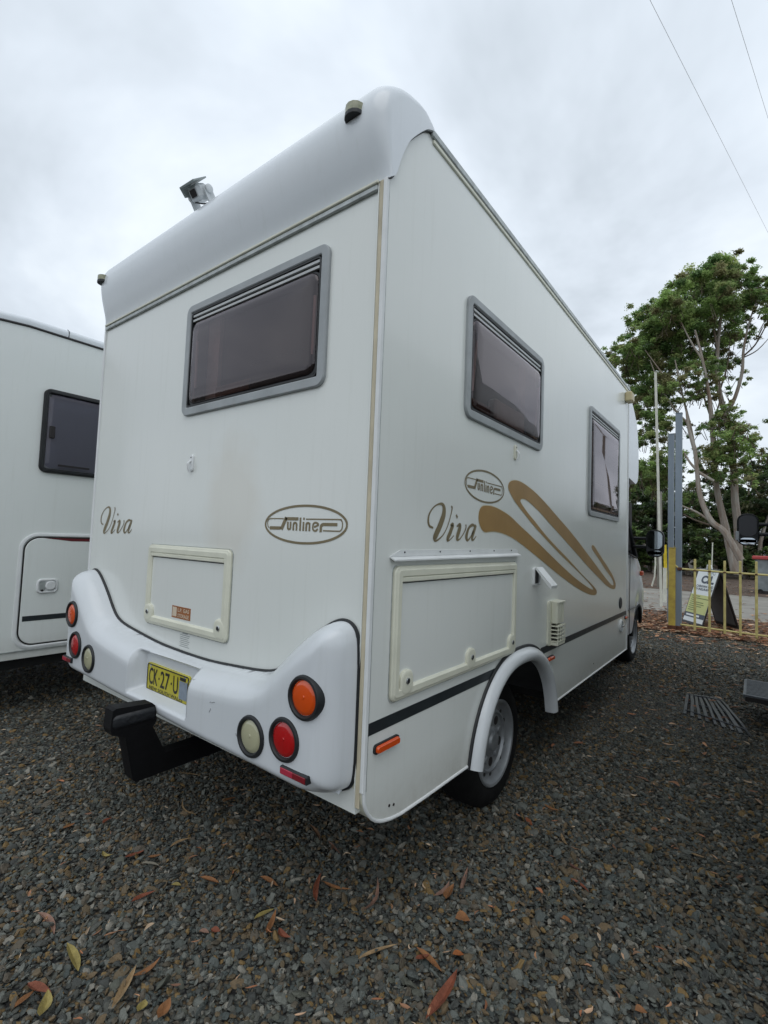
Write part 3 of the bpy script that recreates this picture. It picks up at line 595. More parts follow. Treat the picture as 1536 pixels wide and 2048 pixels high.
# rear storage hatch, sticker, hook
def hatch(parent, u0, u1, v0, v1, f, locks, iw=.045, it=.052, ib=.06, hinge=3, label=None, body='wall', low_only=False):
    b = MB(); b.rr(u0-.004, u1+.004, v0-.004, v1+.004, .03, f, [(0, 0), (0, .004)], mt='rail', cap=False)
    b.rr(u0, u1, v0, v1, .03, f, [(0, 0), (0, .010), (.004, .015), (.012, .0165), (.016, .020), (iw-.008, .020), (iw, .012), (iw, .006)], mt='cream', cap=False)
    fo = b.build('storage_hatch', None, parent, smooth=True, angle=R(35))
    if label: fo['label'] = label
    b = MB(); b.box(f(u0+iw-.006, v0+iw-.006, .001), f(u1-iw+.006, v1-iw+.006, .0075)); b.build('hatch_panel', body, fo)
    b = MB(); b.box(f(u0+iw-.004, v1-it-.008, .006), f(u1-iw+.004, v1-iw+.003, .0185), None, .003); b.build('hatch_top_lip', 'cream', fo)
    b = MB(); b.box(f(u0+iw-.002, v1-it-.013, .006), f(u1-iw+.002, v1-it-.008, .0095)); b.build('hatch_seal', 'black', fo)
    for q in range(hinge):
        t = (u0+(u1-u0)*(.14+.74*q/(hinge-1))); w_ = .05 if hinge == 3 else .062
        b = MB(); b.box(f(t-w_/2, v1-.020, .0165), f(t+w_/2, v1-.015, .0195)); b.build('hinge_slot', 'rail', fo)
    for (lu, lv, rr2) in locks:
        b = MB(); b.rr(lu-.042, lu+.042, v0+.012, lv+.040, .036, f, [(0, .004), (0, .017), (.005, .0205), (.012, .0215)], mt='cream'); lk = b.build('lock', None, fo, smooth=True, angle=R(40))
        b = MB(); o = f(lu, lv, .0); b.lathe([(.0125, .020), (.0125, .0245), (.010, .026)], o, f(0, 0, 1) if f is not fr else (0, -1, 0), 16); b.build('lock_barrel', 'chrome', lk)
        b = MB(); b.lathe([(.0078, .0255), (.0078, .0268)], o, f(0, 0, 1) if f is not fr else (0, -1, 0), 12); b.build('keyhole', 'black', lk)
    return fo
hatch(mh, -1.523, -.793, .974, 1.385, fr, [(-1.478, 1.035, 0), (-.845, 1.035, 0)], label='small cream framed hatch in the rear wall')
hatch(mh, .123, 1.263, .870, 1.3625, fs_, [(.214, .935, 0), (.735, .935, 0), (1.205, .935, 0)], hinge=4, body='side', label='large cream framed hatch in the side wall above the wheel arch')
b = MB(); b.box(fr(-1.259, 1.033, .0075), fr(-1.093, 1.091, .0088)); st = b.build('gas_storage_sticker', 'sticker', mh)
b = MB(); text_mesh(b, 'L.P. GAS', -1.205, 1.066, .017, .10, fr, .0092, bold=.02); text_mesh(b, 'STORAGE', -1.205, 1.039, .017, .10, fr, .0092, bold=.02); b.box(fr(-1.253, 1.04, .0088), fr(-1.215, 1.085, .0093)); b.build('sticker_lettering', mat('cream_print', (.62, .52, .40), .5), st)
b = MB()
for k in range(7): b.box(fr(-1.185+.004*(k % 2), .955-.009*k, .0002), fr(-1.10-.006*(k % 3), .958-.009*k, .0008))
b.box(fr(-1.165, .963, .0002), fr(-1.12, .969, .0008)); b.build('compliance_label', mat('grey_print', (.28, .30, .30), .6), mh)
for (f, u, v) in ((fr, -1.170, 1.80), (fs_, 1.225, 1.965)):
    b = MB(); b.rr(u-.016, u+.016, v-.042, v+.042, .015, f, [(0, 0), (0, .006), (.003, .009)]); hk = b.build('screw_cap_hook', 'cream' if f is fs_ else 'alu', mh, smooth=True)
    b = MB(); b.tube([f(u, v+.012, .009), f(u, v-.004, .024), f(u, v-.03, .020), f(u, v-.043, .012)], .006, 8); b.build('hook_finger', 'alu', hk, smooth=True)
    b = MB(); b.lathe([(.004, .009), (.003, .0105)], f(u, v+.028, 0), (0, -1, 0) if f is fr else (1, 0, 0), 8); b.build('screw', 'black', hk)
# awning drip rail above the side hatch
b = MB(); b.add([fs_(.10, 1.397, .0), fs_(1.29, 1.412, .0), fs_(1.29, 1.400, .026), fs_(.10, 1.387, .026), fs_(.10, 1.393, .0), fs_(1.29, 1.406, .0), fs_(1.29, 1.394, .026), fs_(.10, 1.381, .026)], [(0, 1, 2, 3), (4, 7, 6, 5), (3, 2, 6, 7), (0, 3, 7, 4), (1, 5, 6, 2)])
b.add([fs_(.10, 1.397, .003), fs_(.16, 1.421, .003), fs_(1.26, 1.434, .003), fs_(1.29, 1.428, .003), fs_(1.29, 1.411, .003), fs_(.10, 1.397, 0), fs_(.16, 1.421, 0), fs_(1.26, 1.434, 0), fs_(1.29, 1.428, 0)], [(0, 1, 2, 3, 4), (0, 5, 6, 1), (1, 6, 7, 2), (2, 7, 8, 3)])
dr = b.build('drip_rail', 'alu', mh)
for yy in (.19, .45, .72, .98, 1.2):
    b = MB(); b.lathe([(.004, .003), (.003, .0055)], fs_(yy, 1.411+.012*yy, 0), (1, 0, 0), 8); b.build('rivet', 'black', dr)
# power inlet with lifted flap
b = MB(); b.rr(1.530, 1.640, 1.215, 1.322, .015, fs_, [(0, 0), (0, .012), (.01, .014), (.014, .004)]); inl = b.build('power_inlet', 'alu', mh)
b = MB(); b.box(fs_(1.55, 1.228, .004), fs_(1.622, 1.308, .006)); b.build('socket', 'black', inl)
b = MB(); b.extrude([(.012, 1.322), (.022, 1.328), (.115, 1.225), (.112, 1.208), (.10, 1.214)], lambda u, v, d: (u, d, v), 1.535, 1.638); b.build('flap', 'alu', inl)
# heater flue cover
b = MB(); b.rr(1.80, 2.02, .822, 1.104, .02, fs_, [(0, 0), (0, .012)], mt='cream'); vt = b.build('flue_vent', None, mh)
b = MB(); b.box(fs_(1.85, .96, .010), fs_(1.94, 1.095, .050), None, .006); b.build('flue_cowl', 'cream', vt)
for bx_ in ((1.965, .96, .010, 2.00, 1.086, .046), (1.85, 1.088, .010, 2.0, 1.102, .055), (1.85, .822, .008, 2.0, .842, .055)):
    b = MB(); b.box(fs_(*bx_[:3]), fs_(*bx_[3:]), None, .003); b.build('flue_cowl', 'cream', vt)
b = MB(); b.box(fs_(1.942, .965, .012), fs_(1.962, 1.085, .02)); b.box(fs_(1.855, .845, .012), fs_(1.995, .955, .02)); b.build('flue_opening', 'ink', vt)
for k in range(5):
    b = MB(); z = .845+.024*k; b.box(fs_(1.85, z, .012), fs_(2.0, z+.007, .058)); b.build('louvre', 'cream', vt)
for k in range(4):
    b = MB(); b.box(fs_(1.852+k*.046, .84, .053), fs_(1.860+k*.046, .955, .057)); b.build('louvre_bar', 'cream', vt)
# black stripe
b = MB(); b.box(fs_(.0, .784, 0), fs_(1.03, .826, .0016)); b.build('body_stripe', 'stripe', mh)
b = MB(); b.box(fs_(1.70, .784, 0), fs_(4.24, .826, .0016)); b.build('body_stripe', 'stripe', mh)
# side marker lamps
for (u0, u1, v0, v1) in ((.045, .19, .712, .745), (1.80, 1.925, .722, .752), (4.12, 4.215, .745, .775)):
    b = MB(); b.rr(u0, u1, v0, v1, .012, fs_, [(0, 0), (0, .009)]); ml = b.build('side_marker', 'black', mh)
    b = MB(); b.rr(u0+.006, u1-.006, v0+.004, v1-.004, .010, fs_, [(0, .006), (0, .016), (.003, .020)]); b.build('lens', 'amber', ml, smooth=True)
b = MB()
for (u, v) in ((.153, .50), (.181, .493), (2.95, .51)): b.lathe([(.0055, 0), (.005, .002)], fs_(u, v, 0), (1, 0, 0), 10)
b.build('rivet_holes', 'ink', mh, kind='stuff')
b = MB(); b.lathe([(.055, 0), (.055, .006), (.045, .010)], fs_(3.92, .925, 0), (1, 0, 0), 24); b.build('vent_cap', 'black', mh)
b = MB(); b.lathe([(.062, 0), (.062, .012), (.05, .016), (.05, .006)], fs_(3.95, .70, 0), (1, 0, 0), 24); wf = b.build('water_filler', 'alu', mh)
b = MB(); b.box(fs_(3.92, .69, .006), fs_(3.98, .71, .03), None, .004); b.build('filler_cap', 'chrome', wf)
b = MB(); b.box((0, 4.02, 2.96), (.07, 4.15, 3.06), None, .012); b.build('awning_lamp', mat('yellowed_lamp', (.55, .47, .27), .4, var=.2), mh)

# wheel-arch flare
ac = catmull([(.765, .418), (.80, .54), (.86, .655), (.95, .755), (1.07, .83), (1.20, .868), (1.35, .878), (1.50, .868), (1.63, .83), (1.75, .755), (1.84, .655), (1.90, .54), (1.935, .418)], 5)
ac = np.array(ac); tn = np.gradient(ac, axis=0); tn /= np.hypot(tn[:, 0], tn[:, 1])[:, None]; nn = np.c_[tn[:, 1], -tn[:, 0]]
if (nn[len(nn)//2] @ np.array([0, -1])) < 0: nn = -nn
sec = [(0, 0), (.002, .014), (.009, .030), (.022, .045), (.038, .052), (.054, .052), (.069, .044), (.078, .032), (.081, .012), (.081, -.018)]
vs = [fs_(a[0]+n_[0]*i, a[1]+n_[1]*i, d) for a, n_ in zip(ac, nn) for i, d in sec]; k = len(sec)
b = MB(); b.add(vs, [(i*k+j, i*k+j+1, (i+1)*k+j+1, (i+1)*k+j) for i in range(len(ac)-1) for j in range(k-1)]+[tuple(range(k)), tuple((len(ac)-1)*k+j for j in range(k))]); fl = b.build('wheel_arch_flare', 'gel', mh, smooth=True, angle=R(60))
b = MB(); b.tube([fs_(a[0]-n_[0]*.004, a[1]-n_[1]*.004, .004) for a, n_ in zip(ac, nn)], .0095, 8); b.build('flare_seal', 'black', fl, smooth=True)

# wheels
def wheel(parent, x, y, z=.345, r=.345, side=1, rimr=.215, mt='rim'):
    ax = (side, 0, 0); o = (x, y, z)
    b = MB(); b.lathe([(rimr-.01, -.20), (r-.03, -.205), (r-.004, -.185), (r, -.15), (r, -.06), (r-.006, -.03), (r-.03, -.006), (r-.07, .004), (rimr+.02, -.002), (rimr, -.012)], o, ax, 48, cap=False)
    for q in (-.06, -.1, -.14): b.lathe([(r+.0005, q-.004), (r-.006, q), (r+.0005, q+.004)], o, ax, 48, cap=False)
    wb = b.build('wheel', 'tyre', parent, smooth=True, angle=R(50))
    b = MB(); b.lathe([(rimr+.006, -.016), (rimr+.010, -.004), (rimr+.004, .002), (rimr-.006, -.002), (rimr-.014, -.018), (rimr-.034, -.032), (rimr-.052, -.034), (rimr-.058, -.026), (rimr-.066, -.024), (rimr-.072, -.038), (.080, -.040), (.070, -.030), (.055, -.026), (.048, -.012), (.03, -.008)], o, ax, 48); rm = b.build('rim', mt, wb, smooth=True, angle=R(40))
    for q in range(5):
        a = R(72*q+20); cy2, cz2 = y+.105*math.cos(a), z+.105*math.sin(a)
        b = MB(); b.lathe([(.023, -.06), (.023, -.034), (.017, -.028)], (x, cy2, cz2), ax, 12); b.build('wheel_nut_cover', mt, rm, smooth=True)
        for s_ in (-13, 13): b = MB(); a2 = a+R(s_+18); b.lathe([(.012, -.040), (.011, -.030)], (x, y+.176*math.cos(a2), z+.176*math.sin(a2)), ax, 8); b.build('rim_slot', 'ink', rm)
        a += R(36); b = MB(); b.lathe([(.027, -.045), (.025, -.0375)], (x, y+.116*math.cos(a), z+.116*math.sin(a)), ax, 12); b.build('rim_hole', 'ink', rm)
    return wb
wheel(mh, -.10, 1.31, rimr=.222); wheel(mh, -.20, 5.72, r=.335, z=.335); wheel(mh, XL+.10, 1.30, side=-1); wheel(mh, XL+.2, 5.72, side=-1, r=.335, z=.335)

# over-cab pod and cab
lp = [(4.24, 2.26), (4.24, 3.125), (4.44, 3.15), (4.60, 3.125), (4.79, 3.03), (4.96, 2.87), (5.045, 2.64), (5.06, 2.42), (5.02, 2.27), (4.90, 2.21)]
lp = [(4.24, 2.26)] + [tuple(p) for p in catmull(lp[1:], 4)]
b = MB(); b.extrude(lp, fs_, -2.20, -.045); b.build('overcab_pod', 'capw', mh, smooth=True, angle=R(35))
b = MB(); b.extrude([(4.24, 2.05), (4.24, 2.27), (4.92, 2.22), (4.7, 2.10)], fs_, -2.1, -.10); b.build('overcab_underside', mat('dark_grey_panel', (.22, .24, .25), .5, var=.15), mh)  # dark grey wedge under the pod
b = MB(); b.box((-.046, 4.32, 2.43), (-.038, 4.36, 2.50)); b.box((-.046, 4.30, 2.93), (-.038, 4.35, 3.0)); b.build('pod_clip', 'ink', mh)
def cabx(y): return .125+.20*max(0, (y-5.75)/.85)**2
def cabtop(y): return float(np.interp(y, [4.2, 4.9, 5.0, 5.45, 5.75, 6.1, 6.45, 6.6], [2.10, 2.08, 1.95, 1.42, 1.27, 1.08, .92, .70]))
def cabbot(y):
    d = .40**2-(y-5.72)**2; return max(.44, .335+math.sqrt(d)) if d > 0 else .44
ys = np.linspace(4.2, 6.6, 73); b = MB(); nz_ = 12; vs = []
for y in ys:
    for j in range(nz_+1):
        t = j/nz_; bulge = .03*math.sin(math.pi*min(1, t*1.1)); z0, z1 = cabbot(y), min(cabtop(y), 1.36+.12*max(0, 5.3-y)) if y < 9 else 0
        vs.append((-cabx(y)+bulge-.02, y, z0+(z1-z0)*t))
k = nz_+1; fcs = [(i*k+j, i*k+j+1, (i+1)*k+j+1, (i+1)*k+j) for i in range(len(ys)-1) for j in range(nz_)]
b.add(vs, fcs, 'cab'); b.add([(-2.28-v[0], v[1], v[2]) for v in vs], fcs, 'cab')
vs = []
for y in ys: vs += [(-cabx(y)-.02, y, min(cabtop(y), 1.5)), (-2.28+cabx(y)+.02, y, min(cabtop(y), 1.5))]
b.add(vs, [(2*i, 2*i+1, 2*i+3, 2*i+2) for i in range(len(ys)-1)], 'cab')
b.add([(-.3, 6.6, .44), (-2.0, 6.6, .44), (-2.0, 6.6, .8), (-.3, 6.6, .8)], [(0, 1, 2, 3)], 'cab')
cabo = b.build('cab', None, mh, smooth=True, angle=R(40))
b = MB(); b.add([(-.125, 4.25, 1.50), (-.16, 5.40, 1.36), (-.26, 5.0, 2.0), (-.24, 4.25, 2.05)], [(0, 1, 2, 3)]); b.build('cab_window', 'pane2', cabo)
b = MB(); b.box((-.155, 4.25, 1.44), (-.7, 5.3, 2.02)); b.build('cab_interior', 'dark', cabo)
b = MB(); b.tube([(-.13, 5.42, 1.36), (-.15, 5.2, 1.62), (-.20, 4.98, 2.0)], .028, 8); b.tube([(-.115, 4.3, 1.47), (-.125, 5.42, 1.35)], .013, 6); b.build('window_frame', 'black', cabo, smooth=True)
b = MB(); b.box((-.12, 5.62, 1.12), (-.085, 5.72, 1.18), None, .01); b.build('side_repeater', mat('orange_repeater', (.5, .07, .02), .2), cabo)
b = MB(); b.tube([(-.108, 4.95, .47), (-.106, 4.95, 1.42)], .004, 6); b.tube([(-.108, 4.2, .74), (-.100, 5.3, .76)], .006, 6); b.build('door_gap', 'ink', cabo)
b = MB(); b.tube([(-cabx(5.72+.40*math.cos(R(a)))-.03, 5.72+.40*math.cos(R(a)), .335+.40*math.sin(R(a))) for a in range(20, 180, 8)], .022, 6); b.box((-.9, 5.34, .3), (-.35, 6.15, .80)); b.build('arch_liner', 'under', cabo)
def mirror(parent, x0, x1, y, z0, z1, armx, glass, s=1):
    f = lambda u, v, d: (u, y-d, v)
    b = MB(); b.rr(min(x0, x1), max(x0, x1), z0, z1, .075, f, [(.02, -.12), (.005, -.09), (0, -.04), (0, .0), (.006, .004), (.014, .0)]); hs = b.build('door_mirror', 'black', parent, smooth=True, angle=R(50))
    a0, a1 = min(x0, x1)+.014, max(x0, x1)-.014; zm = z0+(z1-z0)*.27
    b = MB(); b.rr(a0, a1, zm+.006, z1-.014, .06, f, [(0, .001), (.002, .004)]); b.build('mirror_glass', glass, hs)
    b = MB(); b.rr(a0, a1, z0+.014, zm-.006, .05, f, [(0, .001), (.002, .004)]); b.build('mirror_glass', 'mirror', hs)
    b = MB()
    for zz in (zm+.03, zm+.13): b.tube([(armx, y+.06, zz), ((x0 if abs(x0-armx) < abs(x1-armx) else x1), y+.03, zz)], .018, 8)
    b.build('mirror_arm', 'black', hs, smooth=True)
    return hs
mirror(mh, .018, .205, 5.2, 1.372, 1.692, -.13, 'mirror')

# ---- vinyl graphics
SWOOSH=[(2.841,1.47),(2.881,1.475),(2.951,1.458),(3.148,1.378),(3.385,1.289),(3.591,1.201),(3.701,1.129),(3.703,1.088),(3.639,1.077),(3.519,1.09),(3.346,1.126),(3.204,1.167),(2.78,1.294),(2.418,1.411),(2.104,1.512),(1.83,1.599),(1.634,1.662),(1.479,1.704),(1.395,1.72),(1.336,1.719),(1.318,1.708),(1.322,1.697),(1.358,1.678),(1.441,1.641),(1.549,1.601),(1.736,1.527),(1.969,1.448),(2.261,1.355),(2.598,1.242),(2.826,1.171),(2.969,1.121),(3.021,1.091),(3.001,1.071),(2.91,1.07),(2.753,1.09),(2.534,1.134),(2.301,1.191),(1.978,1.278),(1.722,1.354),(1.495,1.42),(1.313,1.471),(1.201,1.497),(1.097,1.513),(0.999,1.52),(0.923,1.517),(0.879,1.513),(0.842,1.524),(0.813,1.551),(0.802,1.582),(0.809,1.613),(0.835,1.636),(0.893,1.645),(0.976,1.644),(1.09,1.628),(1.194,1.605),(1.307,1.568),(1.49,1.512),(1.717,1.439),(1.974,1.356),(2.266,1.265),(2.496,1.201),(2.713,1.148),(2.828,1.124),(2.9,1.114),(2.887,1.131),(2.748,1.185),(2.527,1.257),(2.262,1.337),(1.97,1.428),(1.737,1.505),(1.528,1.578),(1.38,1.637),(1.262,1.685),(1.187,1.725),(1.15,1.753),(1.144,1.774),(1.165,1.795),(1.227,1.811),(1.312,1.813),(1.431,1.798),(1.583,1.767),(1.773,1.714),(1.984,1.649),(2.218,1.578),(2.48,1.49),(2.737,1.398),(2.98,1.311),(3.247,1.215),(3.467,1.14),(3.585,1.114),(3.626,1.126),(3.54,1.184),(3.291,1.274),(3.061,1.368),(2.871,1.438)]
VIVA=[[(0.392,1.514,0.0043),(0.363,1.521,0.0064),(0.352,1.542,0.0074),(0.36,1.571,0.0053),(0.392,1.6,0.0038),(0.433,1.616,0.0049),(0.461,1.616,0.0089),(0.475,1.6,0.0145),(0.473,1.573,0.0178),(0.458,1.545,0.0187),(0.439,1.516,0.0186),(0.419,1.491,0.0184),(0.407,1.472,0.0162),(0.414,1.462,0.0065),(0.436,1.467,0.0044),(0.473,1.487,0.0033),(0.504,1.519,0.0034),(0.524,1.554,0.0034),(0.539,1.589,0.004),(0.544,1.609,0.0057),(0.535,1.613,0.0046)],[(0.533,1.532,0.0045),(0.554,1.534,0.0126),(0.543,1.515,0.0137),(0.528,1.492,0.0135),(0.514,1.475,0.0123),(0.513,1.464,0.0067),(0.533,1.468,0.0034),(0.566,1.487,0.0029)],[(0.592,1.578,0.0093),(0.584,1.569,0.0115)],[(0.589,1.528,0.0035),(0.613,1.537,0.0093),(0.62,1.53,0.014),(0.61,1.506,0.0151),(0.597,1.482,0.0139),(0.599,1.47,0.0081),(0.622,1.474,0.0041),(0.658,1.502,0.0036),(0.677,1.526,0.0048),(0.674,1.541,0.006)],[(0.763,1.539,0.0061),(0.739,1.542,0.0085),(0.707,1.528,0.0085),(0.689,1.503,0.012),(0.684,1.482,0.0132),(0.697,1.47,0.0072),(0.722,1.483,0.0042),(0.753,1.514,0.0037)],[(0.776,1.543,0.0099),(0.76,1.518,0.0135),(0.744,1.493,0.0135),(0.74,1.475,0.0085),(0.756,1.473,0.0049),(0.782,1.491,0.0031)]]
sw = [tuple(p) for p in catmull(SWOOSH, 3, closed=True)]
b = MB(); b.extrude(sw, fs_, .0001, .0016, back=False); so = b.build('swoosh_decal', 'gold', mh)
b = MB()
for i in range(len(sw)):
    a, c = sw[i], sw[(i+1) % len(sw)]; tx, tz = c[0]-a[0], c[1]-a[1]; l = math.hypot(tx, tz) or 1; nx2, nz2 = tz/l*.0035, -tx/l*.0035
    b.add([fs_(a[0]-nx2, a[1]-nz2, .0009), fs_(c[0]-nx2, c[1]-nz2, .0009), fs_(c[0]+nx2*.1, c[1]+nz2*.1, .0009), fs_(a[0]+nx2*.1, a[1]+nz2*.1, .0009)], [(0, 1, 2, 3)])
b.build('decal_edge', 'goldedge', so)
b = MB()
for s in VIVA: ribbon(b, [(p[0], p[1], p[2]*1.75) for p in s], fs_, .0014, 5)
b.build('model_script', 'bronze', mh)
b = MB()
U0, V0 = .350, 1.463
for s in VIVA: ribbon(b, [(-2.158+(p[0]-U0)*.94, 1.432+(p[1]-V0)*1.02, p[2]*1.55) for p in s], fr, .0014, 5)
b.build('model_script', 'bronze', mh)
LOGO = [([(505, 407), (310, 407), (285, 415), (265, 435), (260, 470), (264, 505), (275, 530), (292, 546)], 13, 2), ([(300, 545), (470, 545)], 40, 0), ([(478, 562), (545, 388)], 50, 0), ([(532, 407), (722, 409)], 38, 0),
        ([(572, 450), (572, 535), (578, 552), (592, 560), (606, 552), (612, 535), (612, 450)], 27, 2), ([(655, 576), (655, 490), (661, 473), (677, 466), (694, 473), (700, 490), (700, 576)], 27, 2), ([(752, 390), (752, 578)], 27, 0),
        ([(797, 450), (797, 578)], 27, 0), ([(801, 390), (801, 424)], 24, 0), ([(837, 580), (837, 490), (843, 473), (860, 466), (876, 473), (882, 490), (882, 580)], 27, 2), ([(945, 520), (1000, 492), (990, 470), (960, 460), (935, 475), (928, 510), (930, 550), (950, 572), (975, 568), (995, 545)], 23, 2),
        ([(1035, 590), (1035, 520), (1042, 496), (1060, 484), (1085, 482), (1245, 482)], 36, 2), ([(830, 412), (1255, 414), (1285, 422), (1303, 445), (1308, 485), (1303, 535), (1285, 562), (1255, 569), (1065, 567)], 15, 2)]
def logo(f, uc, vc, wd, ht, slope=0.0):
    sx, sy = wd/1165, ht/555; b = MB()
    for pts, w_, sm in LOGO:
        q = [(uc+(x-795)*sx, vc-(y-487)*sy, w_*(sx+sy)/2) for x, y in pts]; ribbon(b, q, f, .0014, sm if sm else 1)
    el = [(uc+.5*wd*.975*math.cos(t), vc+.5*ht*.95*math.sin(t), 28*(sx+sy)/2) for t in np.linspace(0, 2*math.pi, 49)]
    ribbon(b, el, f, .0013, 1); b.build('maker_logo', 'bronze', mh)
logo(fr, -.352, 1.505, .470, .155); logo(fs_, .872, 1.736, .445, .160)

# reversing camera on the roof cap (a thing of its own bolted on top)
cm = empty('reversing_camera', (-1.37, .10, 3.19), label='small grey reversing camera on a bracket on top of the motorhome roof cap', cat='camera')
T = Matrix.Translation((-1.315, .075, 3.205)) @ Matrix.Scale(.84, 4) @ Matrix.Rotation(R(34), 4, 'X') @ Matrix.Rotation(R(8), 4, 'Z')
ft = lambda x, y, z: tuple(T @ Vector((x, y, z)))
def tbox(a, b_, mt=None, ch=0.0, mb=None):
    q = MB(); q.box(a, b_, None, ch); mb.add([ft(*p) for p in q.v], q.f, mt)
b = MB(); tbox((-.075, -.02, -.035), (.075, .05, -.022), mb=b); tbox((-.075, -.02, -.03), (-.066, .05, .10), mb=b); tbox((.066, -.02, -.03), (.075, .05, .10), mb=b); b.build('bracket', 'cam', cm)
b = MB(); tbox((-.052, -.045, .055), (.052, .06, .150), ch=.02, mb=b); bd = b.build('camera_body', 'cam', cm)
b = MB(); tbox((-.022, -.052, .08), (.022, -.044, .122), mb=b); b.build('camera_lens', 'ink', bd)
b = MB(); b.add([ft(*p) for p in ((-.066, -.075, .150), (.062, -.075, .150), (.066, .05, .168), (-.066, .05, .168), (-.066, -.075, .158), (.062, -.075, .158), (.066, .05, .176), (-.066, .05, .176), (-.070, -.06, .10), (-.070, .05, .11))], [(0, 1, 2, 3), (4, 7, 6, 5), (0, 4, 5, 1), (1, 5, 6, 2), (2, 6, 7, 3), (0, 3, 7, 4), (0, 8, 9, 3)]); b.build('sun_shade', 'camd', cm)
b = MB()
for s in (-1, 1): b.lathe([(.022, 0), (.022, .012), (.014, .016)], ft(s*.075, .015, .10), (s, 0, 0), 14)
b.build('knob', 'cam', cm, smooth=True)
b = MB(); b.tube([ft(-.03, -.03, .06), ft(.02, -.02, .035), ft(.06, .02, .03), ft(.12, .06, -.01)], .004, 6); b.tube([ft(.08, .05, .03), ft(.12, .06, .0), ft(.17, .07, -.02)], .010, 6); b.build('cable', 'black', cm)

# ================================================================== neighbouring motorhome on the left
X2 = -3.42
f2 = lambda u, v, d: (X2+d, u, v)
nb = empty('motorhome', (-4.5, 2.6, 0), label='white motorhome parked at far left with dark window and large storage door', cat='motorhome')
out2 = [(-.62, .44), (5.6, .44), (5.6, 2.7), (5.4, 2.98)] + [(-.10, 3.0), (-.28, 2.985), (-.42, 2.94), (-.52, 2.86), (-.59, 2.74), (-.62, 2.58)]
wn = (.03, 1.13, 1.885, 2.555)
b = MB(); b.extrude(out2, f2, -.03, 0, holes=[[(wn[0]+.03, wn[2]+.03), (wn[1]-.03, wn[2]+.03), (wn[1]-.03, wn[3]-.03), (wn[0]+.03, wn[3]-.03)]]); b.build('side_wall', 'wall2', nb)
b = MB(); b.extrude([(-.58, .46), (5.5, .46), (5.5, 2.95), (-.1, 2.97), (-.28, 2.95), (-.5, 2.84), (-.58, 2.6)], f2, -2.2, -.035); b.build('body', 'wall2', nb)
rp = [(5.4, 2.985), (2, 3.0), (-.10, 3.005), (-.28, 2.99), (-.42, 2.945), (-.525, 2.86), (-.60, 2.74), (-.63, 2.58), (-.63, .5)]
b = MB(); b.tube([f2(u, v, .004) for u, v in rp], .009, 6); b.build('roof_seam', 'ink', nb)
b = MB(); secs = [(.004, .008), (.010, .035), (.0, .062), (-.05, .082), (-.2, .095)]
rn = []
for i, (u, v) in enumerate(rp):
    a = rp[max(i-1, 0)]; c = rp[min(i+1, len(rp)-1)]; t = Vector((c[0]-a[0], c[1]-a[1])).normalized(); rn.append((t.y, -t.x))
sg = 1 if rn[0][1] > 0 else -1
b.add([f2(u+n_[0]*h*sg, v+n_[1]*h*sg, d) for (u, v), n_ in zip(rp, rn) for d, h in secs], [(i*5+j, i*5+j+1, (i+1)*5+j+1, (i+1)*5+j) for i in range(len(rp)-1) for j in range(4)])
b.build('roof_edge', 'capw', nb, smooth=True, angle=R(50))
b = MB(); b.tube([f2(.17, 3.0, .006), f2(.17, 3.06, .010), f2(.17, 3.085, -.03)], .003, 6); b.build('roof_joint', 'ink', nb)
b = MB(); b.rr(*wn, .05, f2, [(0, 0), (0, .020), (.006, .026), (.028, .026), (.034, .016), (.034, -.02)], cap=False); wo = b.build('window', 'black', nb, smooth=True, angle=R(45))
b = MB(); b.rr(wn[0]+.035, wn[1]-.035, wn[2]+.035, wn[3]-.035, .05, f2, [(.01, -.03), (.004, .008), (.03, .016)]); b.build('pane', 'pane2', wo)
b = MB(); b.box(f2(wn[0]+.03, wn[2]+.03, -.10), f2(wn[0]+.20, wn[3]-.03, -.09), mat('lavender_blind', (.52, .52, .64), .7)); b.box(f2(wn[0]+.2, wn[2]+.03, -.13), f2(wn[1], wn[3], -.12), 'dark'); b.box(f2(wn[0]+.03, wn[3]-.10, -.10), f2(wn[1], wn[3]-.08, -.08), mat('lavender_blind', (.52, .52, .64), .7)); b.box(f2(wn[0]+.21, wn[2]+.03, -.11), f2(wn[0]+.24, wn[3]-.03, -.08), 'grey'); b.build('inner_blind', None, wo)
b = MB(); b.box(f2(wn[0]+.05, 2.16, .012), f2(wn[0]+.09, 2.26, .028), None, .006); b.box(f2(wn[0]+.13, 1.945, .012), f2(wn[0]+.36, 1.96, .022)); b.build('catch', 'ink', wo)
dn = (-.055, 2.0, .505, 1.405)
b = MB(); b.rr(*dn, .13, f2, [(0, .0), (0, .008), (.006, .012), (.022, .012), (.028, .006)], cap=False, seg=10, mt='alu'); b.rr(dn[0]+.03, dn[1]-.03, dn[2]+.03, dn[3]-.03, .11, f2, [(0, .001), (0, .0055), (.009, .0055), (.009, .001)], cap=False, seg=10, mt='ink')
dr2 = b.build('storage_door', None, nb, smooth=True, angle=R(40))
b = MB(); b.rr(dn[0]+.04, dn[1]-.04, dn[2]+.04, dn[3]-.04, .10, f2, [(0, .001), (0, .006), (.004, .009)], seg=10); b.build('door_skin', 'wall2', dr2)
b = MB(); b.add([f2(.10, 1.366, .0105), f2(.30, 1.344, .0105), f2(1.9, 1.342, .0105), f2(1.9, 1.368, .0105)], [(0, 1, 2, 3)]); b.build('maroon_stripe', 'maroon', dr2)
b = MB(); b.box(f2(0.0, .722, .009), f2(1.9, .762, .0105)); b.build('black_stripe', 'stripe', dr2)
b = MB(); b.rr(.075, .225, .93, 1.045, .035, f2, [(0, .009), (0, .016), (.006, .022), (.014, .022), (.020, .012)], mt='alu'); hd = b.build('handle', None, dr2, smooth=True, angle=R(45))
